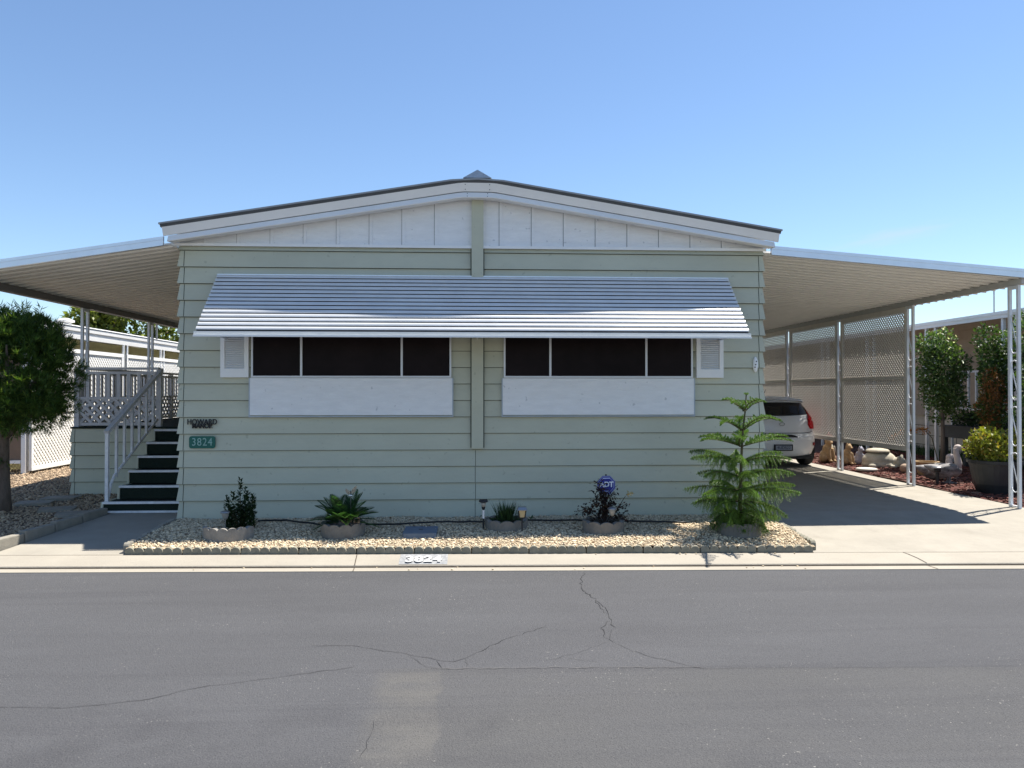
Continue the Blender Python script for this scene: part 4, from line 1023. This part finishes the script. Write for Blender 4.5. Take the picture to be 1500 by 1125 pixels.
MB().prism([(9.98, 2.96), (9.98, 3.05), (11.4, 3.28), (14.6, 3.55), (18.5, 3.1), (18.5, 3.02), (14.6, 3.46), (11.4, 3.19), (10.05, 2.96)], 'y', 10.6, 34.5).build('roof', M('white_roof_enamel', (.72, .74, .77), .5, var=.04), nr)
MB().box(9.93, 9.978, 10.55, 34.5, 2.93, 3.0).box(9.91, 9.978, 10.55, 34.5, 3.001, 3.06).build('fascia', WHITE, nr)
for y in (11.3, 13.8, 16.25, 18.8, 21.3):
    p = MB()
    for s_ in (-1, 1): p.box(9.97, 10.03, y + s_ * .17 - .03, y + s_ * .17 + .03, 0, 2.935)
    p.build('post', POSTM, nr)
pr = MB(); pr.box(10.46, 10.5, 13.4, 16.3, 1.16, 1.20).box(10.46, 10.5, 13.4, 16.3, 1.95, 1.99)
for i in range(12): pr.box(10.462, 10.498, 13.45 + i * .25, 13.49 + i * .25, 1.2, 1.95)
for y in (13.4, 16.26): pr.box(10.46, 10.5, y, y + .04, 0, 1.16)
pr.build('porch_railing', POSTM, nr); MB().box(10.6, 11.3, 12.5, 16.4, .9, 1.02).build('porch_floor', BROWNB, nr)
MB().box(11.24, 11.275, 14.0, 15.6, 1.3, 2.35).build('window', SCREEN, nr)
MB().tube([(13.0, 18.5, 3.3), (13.0, 18.5, 4.65)], .018, 6).build('antenna', STEEL, nr)

# bushes at the right neighbour
def bush(name, label, cat, base, clumps, mat, n, l, wd, trunk=None, extra=None, seed=1, shell=.45):
    t = thing(name, label, cat, base)
    mb = MB(); leaves_in(mb, clumps, n, l, wd, seed=seed, shell=shell); mb.build('foliage', mat, t, fix=False)
    if trunk:
        tk = MB()
        for pts, rr in trunk: tk.tube(pts, rr, 7)
        tk.build('trunk', BARK, t, smooth=True)
    for nm_, m2, cl2, n2, l2, w2 in (extra or []):
        mb = MB(); leaves_in(mb, cl2, n2, l2, w2, seed=seed + 5, shell=.85); tag(mb.build(nm_, m2, t, fix=False), kind='stuff')
    return t
r = random.Random(17)
cl = [(9.32 + r.uniform(-.26, .26), 14.8 + r.uniform(-.26, .26), z, .25, .25, .25) for z in [1.15 + .08 * i for i in range(19)]] + [(9.32, 14.8, 1.9, .42, .42, .8)]
bush('flowering_shrub', 'tall leafy green shrub with pale flowers just right of the lattice screen', 'shrub', (9.32, 14.8, 0), cl, G_LIME, 6500, .075, .04, [([(9.32, 14.8, 0), (9.34, 14.8, .6), (9.32, 14.8, 1.4)], [.05, .04, .03])], [('flower', WFLOW, cl, 150, .05, .045)], 17)
cl = [(9.42 + r.uniform(-.2, .2), 13.2 + r.uniform(-.25, .25), z, .23, .25, .25) for z in [1.1 + .1 * i for i in range(15)]]
cl2 = [(9.2 + r.uniform(-.10, .10), 13.15 + r.uniform(-.10, .10), 1.0 + .09 * i, .14, .14, .16) for i in range(10)]
bush('climbing_vine', 'tall vine half dried brown and half dark green beside the front carport post', 'vine', (9.42, 13.3, 0), cl, G_MID, 4200, .075, .042, [([(9.42, 13.3, 0), (9.4, 13.3, 1.0), (9.42, 13.3, 2.3)], [.03, .025, .02])], [('dry_leaves', G_DRY, cl2, 1300, .06, .032), ('flower', WFLOW, cl, 60, .05, .045)], 19)
cl = [(8.9 + r.uniform(-.3, .5), 11.8 + r.uniform(-.4, .4), 1.2 + .12 * i, .3, .3, .25) for i in range(13)]
bush('leafy_bush', 'green bush at the right edge of the view behind the front carport post', 'shrub', (9.1, 11.8, 0), cl, G_LIME, 3500, .075, .042, [([(9.1, 11.8, 0), (9.1, 11.8, 1.5)], [.03, .02])], None, 23)
# raised planter box
DKW = M('dark_grey_wood', (.055, .06, .065), .8, var=.15)
pb = thing('raised_planter', 'dark grey raised planter box on legs with trailing plants', 'planter', (9.95, 14.2, 0))
b_ = MB().box(9.7, 10.2, 12.9, 15.4, .62, .84); b_.box(9.67, 10.23, 12.87, 15.43, .841, .865); b_.build('box', DKW, pb)
for x in (9.73, 10.17):
    for y in (12.95, 15.35): MB().box(x - .04, x + .04, y - .04, y + .04, -.02, .619).build('leg', DKW, pb)
bx = bush('trailing_plants', 'dark trailing plants growing out of the raised planter box', 'plant', (9.95, 14.2, .86), [(9.95 + r.uniform(-.2, .2), 13 + .24 * i, .95 + r.uniform(-.03, .1), .24, .22, .14) for i in range(10)], G_DARK, 2200, .08, .035, None, None, 29)
fl = thing('orange_flower_spray', 'arching spray of orange flowers leaning left from the planter end', 'plant', (9.42, 15.35, 0))
pts = [Vector((9.5, 15.2, .05)), Vector((9.42, 15.3, .6)), Vector((9.3, 15.4, .78)), Vector((9.0, 15.55, .72)), Vector((8.75, 15.7, .55))]
MB().tube(pts, [.01, .009, .007, .005, .003], 6).build('stem', STEM, fl, smooth=True); mb = MB()
for i in range(420):
    s = r.uniform(1.6, 4); k = int(min(3, s)); p = pts[k].lerp(pts[k + 1], s - k) + Vector((r.gauss(0, .03), r.gauss(0, .03), r.gauss(0, .03))); mb.leaf(p, (r.gauss(0, 1), r.gauss(0, 1), r.gauss(.2, .8)), (r.gauss(0, 1), 0, 1), .05, .024)
mb.build('flower', ORANGE, fl, fix=False)
gr_ = MB(); r = random.Random(41)
for i in range(2600):
    x, y = r.uniform(10.5, 11.3), r.uniform(14.0, 21); gr_.leaf((x, y, .03), (r.gauss(0, .4), r.gauss(0, .4), 1), (r.gauss(0, 1), r.gauss(0, 1), 0), r.uniform(.08, .24), .02)
tag(gr_.build('ground_cover', G_GRASS, fix=False), kind='stuff')
# big dark pot with yellow plant
POTM = M('dark_pot_glaze', (.022, .025, .028), .45, var=.2, scale=5)
pt = thing('plant_pot', 'large dark round plant pot in the mulch by the front carport post', 'pot', (7.98, 11.35, 0))
MB().lathe([(.24, -.02), (.30, .15), (.345, .40), (.36, .46), (.385, .465), (.39, .51), (.36, .515), (.34, .48)], 28, (7.98, 11.35, 0)).build('body', POTM, pt, smooth=False); MB().lathe([(.335, .40), (.335, .47), (.01, .48)], 24, (7.98, 11.35, 0)).build('soil', SOIL, pt)
cl = [(7.98, 11.35, .72, .36, .36, .22)] + [(7.98 + .26 * math.cos(a), 11.35 + .26 * math.sin(a), .62 + .12 * (i % 3), .17, .17, .15) for i, a in enumerate([k * .7 for k in range(9)])]
bush('yellow_foliage_plant', 'mounded yellow green plant filling the large dark pot', 'plant', (7.98, 11.35, .5), cl, G_YEL, 2400, .07, .04, [([(7.98, 11.35, .46), (7.98, 11.35, .8)], [.03, .02])], None, 37)

# background trees beyond the left neighbour
def far_tree(label, x, y, h, rr, seed):
    r = random.Random(seed); t = thing('background_tree', label, 'tree', (x, y, 0), 'trees beyond the white roof')
    cl = [(x + r.gauss(0, rr * .42), y + r.gauss(0, rr * .4), h - rr * .9 + r.gauss(0, rr * .42), rr * r.uniform(.25, .5), rr * .4, rr * r.uniform(.22, .42)) for _ in range(22)]
    mb = MB(); leaves_in(mb, cl, 3800, .30, .17, seed=seed, shell=.5); mb.build('crown', G_FAR, t, fix=False)
    tk = MB(); tk.tube([(x, y, 0), (x + .1, y, h * .5), (x, y, h * .8)], [.2, .14, .06], 7)
    for c in cl[:7]: tk.tube([(x, y, h * .45), (c[0], c[1], c[2])], [.07, .02], 5)
    tk.build('trunk', BARK, t, smooth=True)
far_tree('loose pale green tree just right of the front porch post', -18.6, 39, 6.6, 1.5, 2)
far_tree('broad green tree between the two porch posts', -15.9, 41, 6.2, 2.2, 3)
far_tree('yellow green tree beside the rear porch post', -13.6, 42, 6.1, 2.3, 4)
far_tree('tree beside the house corner over the white roof', -11.4, 40, 4.9, 2.1, 6)

# ------------------------------------------------------------------ car
CARW = M('white_car_paint', (.80, .81, .82), .22, var=.02, spec=.6); CGL = M('tinted_glass', (.012, .014, .016), .06, var=.05, spec=.6); RED = M('red_lens', (.45, .01, .015), .18, var=.1, spec=.6); BPL = M('black_plastic', (.018, .018, .02), .6); TYRE = M('tyre_rubber', (.015, .015, .016), .85)
CLENS = M('clear_lens', (.62, .55, .55), .15, spec=.6)
CX_, CYR = 6.33, 15.35
car = thing('parked_car', 'white hatchback parked under the carport with its tail to the street', 'car', (CX_, CYR + 2, 0))
LV = [(.20, .72, .14, 3.95), (.27, .80, .05, 4.05), (.40, .845, .01, 4.1), (.54, .855, .0, 4.1), (.63, .857, .01, 4.08), (.69, .855, .055, 4.02), (.80, .85, .065, 3.92), (.92, .835, .085, 3.6), (1.0, .805, .12, 3.05), (1.10, .755, .20, 2.78), (1.20, .71, .285, 2.55), (1.30, .66, .37, 2.32), (1.37, .61, .42, 2.15), (1.415, .54, .50, 1.98), (1.44, .42, .68, 1.75), (1.45, .25, .95, 1.5)]
def lv(z):
    for a, b in zip(LV, LV[1:]):
        if a[0] <= z <= b[0]:
            t = (z - a[0]) / (b[0] - a[0]); return [a[i] + (b[i] - a[i]) * t for i in range(1, 4)]
    return list(LV[-1][1:])
def cs(z, th, off=0):
    w_, r0, f0 = lv(z); cy = (r0 + f0) / 2; hl = (f0 - r0) / 2; e = 2 / 5.5
    c_, s_ = math.cos(th), math.sin(th); x = w_ * math.copysign(abs(c_) ** e, c_); y = hl * math.copysign(abs(s_) ** (2 / 9.), s_)
    # rear bulge in plan
    if s_ < 0: y += .10 * (abs(x) / w_) ** 2.2 - 0.0
    nx_, ny_ = c_ * 1.0, s_ * 1.0; l_ = math.hypot(nx_, ny_)
    return Vector((CX_ + x + nx_ / l_ * off, CYR + cy + y + ny_ / l_ * off, z + off * .3))
NA = 96; mb = MB()
TH = []
for i in range(NA): TH.append(2 * PI * i / NA)
zs = [l_[0] for l_ in LV]
for z in zs:
    for th in TH: mb.v.append(tuple(cs(z, th)))
for i in range(len(zs) - 1):
    for j in range(NA): mb.f.append((i * NA + j, i * NA + (j + 1) % NA, (i + 1) * NA + (j + 1) % NA, (i + 1) * NA + j)); mb.m.append(0)
mb.f.append(tuple(reversed(range(NA)))); mb.m.append(0); mb.f.append(tuple(range((len(zs) - 1) * NA, len(zs) * NA))); mb.m.append(0)
body = mb.build('body', CARW, car, smooth=True)
def tx_for(xf):    # angle on the rear half for a signed fraction of the half width
    return -PI / 2 + math.copysign(PI / 2 - math.acos(min(1, abs(xf) ** (5.5 / 2))), xf)
def patch(name, mat, zf0, zf1, x0, x1, parent, off=.006, nu=14, nv=8, shape=None):
    nu = max(nu, 24); nv = max(nv, 16) if nv > 2 else nv
    mb = MB()
    for i in range(nv + 1):
        for j in range(nu + 1):
            u = j / nu; v = i / nv
            if shape: xf, z = shape(u, v)
            else: xf = x0 + (x1 - x0) * u; z = zf0 + (zf1 - zf0) * v
            mb.v.append(tuple(cs(z, tx_for(xf), off)))
    for i in range(nv):
        for j in range(nu): a = i * (nu + 1) + j; mb.f.append((a, a + 1, a + nu + 2, a + nu + 1)); mb.m.append(0)
    return mb.build(name, mat, parent, smooth=True)
patch('rear_window', CGL, 1.045, 1.33, -.9, .9, car, .007, 24, 8, lambda u, v: ((-1 + 2 * u) * (.90 + .03 * v), 1.05 + .275 * v + .035 * abs(-1 + 2 * u) ** 2 * (1 - v) - .02 * abs(2 * u - 1) ** 3 * v))
for s_ in (-1, 1):
    def sh(u, v, s_=s_):
        z = .78 + .44 * v; inner = .64 + .14 * v + .15 * max(0, v - .45) / .55 + .4 * max(0, .2 - v); return (s_ * (inner + (.9999 - inner) * u), z)
    tl = patch('tail_light', RED, 0, 0, 0, 0, car, .014, 30, 30, sh)
    patch('reverse_lens', CLENS, .93, .985, s_ * .84, s_ * .97, tl, .019, 6, 3)
    patch('reflector', M('red_reflector', (.25, .01, .012), .3), .44, .50, s_ * .78, s_ * .985, car, .012, 8, 3)
    # side glass
    g = MB(); n = 12
    for i in range(n + 1):
        y = .75 + 1.75 * i / n
        for z in (1.04, 1.31):
            w_ = lv(z)[0]; g.v.append((CX_ + s_ * (w_ + .006), CYR + y + (.12 if z > 1.2 and i == 0 else 0) - (.3 if z > 1.2 and i == n else 0), z))
    for i in range(n): g.f.append((2 * i, 2 * i + 2, 2 * i + 3, 2 * i + 1)); g.m.append(0)
    g.build('side_window', CGL, car)
    for yw in (.68, 3.25):
        w_ = MB(); 
        for j in range(1): 
            prof = [(.20, -.09), (.29, -.095), (.305, -.07), (.305, .07), (.29, .095), (.20, .09)]
            n = 28; o = len(w_.v)
            for rr, xx in prof:
                for k in range(n): a = 2 * PI * k / n; w_.v.append((CX_ + s_ * .735 + xx, CYR + yw + rr * math.cos(a), .305 + rr * math.sin(a)))
            m = len(prof)
            for q in range(m):
                for k in range(n): w_.f.append((q * n + k, q * n + (k + 1) % n, ((q + 1) % m) * n + (k + 1) % n, ((q + 1) % m) * n + k)); w_.m.append(0)
        wh = w_.build('wheel', TYRE, car)
        rm = MB(); rm.add([(CX_ + s_ * .80, CYR + yw + .2 * math.cos(2 * PI * k / 24), .305 + .2 * math.sin(2 * PI * k / 24)) for k in range(24)] + [(CX_ + s_ * .76, CYR + yw, .305)], [(k, (k + 1) % 24, 24) for k in range(24)]); rm.build('rim', STEEL, wh)
sp = MB(); n = 12
for i in range(n + 1):
    u = -1 + 2 * i / n; x = CX_ + .60 * u
    for y, z in ((.30 + .10 * u * u, 1.375 - .035 * u * u), (.46 + .08 * u * u, 1.425 - .04 * u * u), (.62, 1.435 - .035 * u * u), (.42 + .08 * u * u, 1.355 - .035 * u * u)): sp.v.append((x, CYR + y, z))
for i in range(n):
    for j in range(4): sp.f.append((i * 4 + j, i * 4 + (j + 1) % 4, i * 4 + 4 + (j + 1) % 4, i * 4 + 4 + j)); sp.m.append(0)
sp.f += [(0, 1, 2, 3), (n * 4 + 3, n * 4 + 2, n * 4 + 1, n * 4)]; sp.m += [0, 0]
sp.build('spoiler', CARW, car)
patch('hatch_seam', BPL, 0, 0, 0, 0, car, .003, 24, 1, lambda u, v: (-.80 + 1.6 * u, .695 + .012 * v + .03 * abs(2 * u - 1) ** 6))
patch('handle_recess', BPL, 0, 0, 0, 0, car, .004, 12, 3, lambda u, v: (-.36 + .72 * u, .615 + .06 * v * (1 - .7 * abs(2 * u - 1) ** 4)))
em = MB(); em.tube([(CX_ + .055 * math.cos(a), CYR + .055, .885 + .03 * math.sin(a)) for a in [2 * PI * k / 20 for k in range(21)]], .006, 6); em.build('emblem', STEEL, car)
pl = MB().box(CX_ - .19, CX_ + .19, CYR - .03, CYR + .02, .345, .475).build('licence_plate', BPL, car); MB().box(CX_ - .165, CX_ + .165, CYR - .034, CYR - .0305, .365, .455).build('plate_face', M('plate_blue_white', (.28, .31, .37), .5), pl)
text_mesh('plate_text', '4UD522', .085, M('plate_ink', (.02, .025, .06), .5), pl, (0, CYR - .0352 - (CYR + 2), .41), ext=.0008, sx=.95)
MB().box(CX_ - .66, CX_ + .66, CYR + .12, CYR + 3.9, .17, .24).build('underbody', BPL, car)
MB().tube([(CX_ - .12, CYR + .8, 1.44), (CX_ - .10, CYR + .66, 1.60)], [.008, .004], 6).build('antenna', BPL, car)
MB().bar((CX_ - .02, CYR + .14, 1.06), (CX_ + .3, CYR + .2, 1.11), .015, .012).build('wiper', BPL, car)

# ------------------------------------------------------------------ garden ornaments on the mulch
TANST = M('tan_stone', (.30, .20, .105), .85, var=.25, scale=18, bump=.2, bscale=60); CRST = M('cream_stone', (.40, .36, .28), .85, var=.15, scale=10, bump=.2, bscale=60); GRST = M('lavender_grey_stone', (.26, .26, .31), .8, var=.15, scale=14)
def cat(label, x, y, h, mat, rz=0., z=.03):
    k = h / .4
    mb = MB(); e = mb.ell
    e((0, .02, .10), (.105, .12, .11)); e((0, .0, .20), (.078, .085, .10)); e((0, -.02, .27), (.055, .055, .06)); e((0, -.035, .335), (.068, .06, .058)); e((0, -.092, .318), (.03, .03, .022), 10, 8)
    for s in (-1, 1):
        mb.lathe([(.026, 0), (.016, .03), (.002, .055)], 8, (s * .040, -.03, .372)); mb.tube([(s * .035, -.07, .22), (s * .04, -.10, .11), (s * .04, -.11, .02)], [.03, .025, .026], 8); e((s * .04, -.13, .02), (.028, .04, .02), 10, 6); e((s * .085, .0, .06), (.05, .09, .065), 12, 8)
    mb.tube([(.06, .1, .03), (.13, .06, .03), (.14, -.02, .03)], [.025, .022, .014], 8)
    mb.v = [(a * k, b * k, c * k) for a, b, c in mb.v]
    o = mb.build('cat_statue', mat, local=True, smooth=True); o.location = (x, y, z); o.rotation_euler.z = rz; remesh(o, .009 * k, 3)
    return tag(o, label, 'statue', 'cat statues beside the driveway')
cat('taller tan sitting cat statue closest to the car bumper', 7.72, 16.35, .52, TANST, rad(15))
cat('shorter tan sitting cat statue just left of the screen post', 7.86, 15.75, .43, TANST, rad(30))
cat('small lavender grey cat statue between the screen post and the stone animal', 8.12, 15.75, .37, GRST, rad(35))
# figure with red cap behind
fg = thing('garden_figure', 'cream garden figurine with a red cap behind the taller tan cat', 'statue', (7.95, 16.75, .03))
mb = MB(); mb.lathe([(.10, 0), (.11, .1), (.09, .28), (.05, .38)], 14, (7.95, 16.75, .03)).ell((7.95, 16.73, .47), (.075, .075, .085)).ell((7.86, 16.70, .25), (.03, .03, .1)).ell((8.04, 16.70, .25), (.03, .03, .1)); mb.build('body', CRST, fg, smooth=True)
MB().lathe([(.085, 0), (.075, .05), (.03, .11), (.004, .14)], 14, (7.93, 16.73, .51)).build('cap', M('red_paint', (.35, .03, .03), .5), fg, smooth=True)
# sleeping animal with a lidded back
sa = thing('sleeping_animal_statue', 'large cream stone sleeping animal with a lidded back and floppy ears', 'statue', (8.3, 15.2, .03))
mb = MB(); mb.ell((8.25, 15.2, .16), (.34, .25, .20), 24, 14).ell((8.25, 15.2, .08), (.35, .27, .11), 20, 10).ell((8.55, 14.98, .13), (.13, .14, .115)).ell((8.64, 14.9, .09), (.08, .085, .07)).ell((8.42, 14.93, .05), (.08, .05, .04)).ell((8.02, 15.0, .06), (.1, .08, .06))
mb.ell((8.50, 14.9, .22), (.05, .03, .055)).ell((8.62, 15.02, .23), (.035, .05, .06))
o = mb.build('body', CRST, sa, smooth=True); remesh(o, .014, 3)
mb = MB(); mb.lathe([(.20, 0), (.225, .008), (.225, .03), (.19, .06), (.1, .078), (.005, .082)], 24, (8.22, 15.2, .325)); o = mb.build('lid', CRST, sa, smooth=True)
MB().lathe([(.215, 0), (.215, .012)], 24, (8.22, 15.2, .318)).build('lid_seam', JOINT_SHADE, sa)
tag(MB().lathe([(.14, 0), (.19, .015), (.2, .04), (.17, .055), (.01, .06)], 20, (7.62, 14.5, .02)).build('stone_dish', M('white_stone', (.48, .46, .41), .85, var=.1), smooth=True, at=(7.62, 14.5, .02)), 'flat round white stone lying beside the carport post', 'stone')
# low tan bowl, round stone, small bird
tag(MB().lathe([(.15, 0), (.17, .12), (.2, .2), (.215, .215), (.215, .24), (.18, .24), (.165, .18), (.01, .17)], 22, (8.36, 13.75, .03)).build('stone_bowl', TANST, smooth=False, at=(8.36, 13.75, .03)), 'low tan stone bowl standing in the mulch behind the bare carport post', 'bowl')
tag(MB().ell((8.12, 14.05, .11), (.09, .09, .09), 16, 10).build('round_stone', M('brown_stone', (.30, .22, .16), .85, var=.2, bump=.3), smooth=True, at=(8.12, 14.05, .03)), 'round brown stone ball left of the tan bowl', 'stone')
bd_ = MB().ell((8.15, 12.95, .25), (.13, .07, .06)).ell((8.04, 12.93, .29), (.04, .035, .035)).lathe([(.006, 0), (.003, .05)], 6, (8.0, 12.93, .28)).tube([(8.24, 12.95, .25), (8.33, 12.95, .27)], [.04, .01], 8).tube([(8.13, 12.95, .22), (8.12, 12.95, .0)], [.016, .012], 8).tube([(8.18, 12.96, .22), (8.18, 12.96, .0)], [.016, .012], 8)
bd_ = bd_.build('bird_statue', CRST, smooth=True, at=(8.15, 12.95, .03)); tag(bd_, 'small white bird figure on thin legs just right of the bare post', 'statue')
t = thing('low_path_light', 'short dark path light with a grey disc top beside the lying goose', 'garden light', (7.66, 12.30, 0))
MB().lathe([(.085, 0), (.09, .012), (.06, .028), (.005, .034)], 20, (7.66, 12.30, .29)).build('cap', STEEL, t, smooth=True); MB().lathe([(.05, 0), (.055, .06)], 14, (7.66, 12.30, .228)).build('lens', BPL, t, smooth=True); MB().lathe([(.022, -.05), (.03, .22)], 10, (7.66, 12.30, 0)).build('stake', BPL, t)
GOOSE = M('goose_paint', (.19, .18, .18), .7, var=.75, scale=9, stretch=(1, 1, 2)); PINKW = M('goose_white', (.46, .39, .36), .7, var=.1)
def goose(label, x, y, rz, s, neck, mat=GOOSE, up=True):
    t = thing('goose_statue', label, 'statue', (x, y, .03), 'goose statues in the mulch', rz=rz)
    mb = MB(); q = Matrix.Rotation(rad(-14), 3, 'Y')
    mb.ell((0, 0, .19 if up else .13), (.21, .115, .115), 18, 12, q); mb.tube([(-.14, 0, .20 if up else .15), (-.25, 0, .245 if up else .17), (-.34, 0, .27 if up else .2)], [.085, .055, .012], 10); mb.ell((.12, 0, .2 if up else .15), (.1, .09, .1))
    for s_ in (-1, 1): mb.ell((-.03, s_ * .095, .21 if up else .15), (.17, .03, .075), 14, 8, q)
    if up:
        for s_ in (-1, 1): mb.tube([(.02, s_ * .05, .1), (.03, s_ * .05, .0)], .015, 8)
        mb.ell((.03, 0, .0), (.13, .1, .02), 14, 6)
    mb.v = [(a * s, b * s, c * s) for a, b, c in mb.v]; o = mb.build('body', mat, t, local=True, smooth=True); remesh(o, .010, 2)
    nb_ = MB(); nb_.tube([(a * s, 0, c * s) for a, c in neck], [.075 * s, .055 * s, .045 * s, .042 * s, .045 * s][:len(neck)], 12); hx, hz = neck[-1]; nb_.ell((hx * s + .015, 0, hz * s), (.062 * s, .048 * s, .05 * s)); o = nb_.build('neck', PINKW, o, local=True, smooth=True)
    MB().tube([((hx + .05) * s, 0, (hz - .005) * s), ((hx + .12) * s, 0, (hz - .025) * s)], [.022 * s, .006], 8).build('beak', M('dull_orange', (.35, .18, .06), .6), o, local=True)
goose('upright grey and white goose statue with its neck raised looking right', 7.93, 12.47, rad(-12), 1.05, [(.14, .22), (.17, .32), (.15, .42), (.135, .50), (.15, .56)])
goose('lower grey goose statue with pale head lying left of the upright goose', 8.04, 12.90, rad(-6), 1.15, [(.14, .17), (.17, .22), (.165, .29), (.17, .34)], up=False)
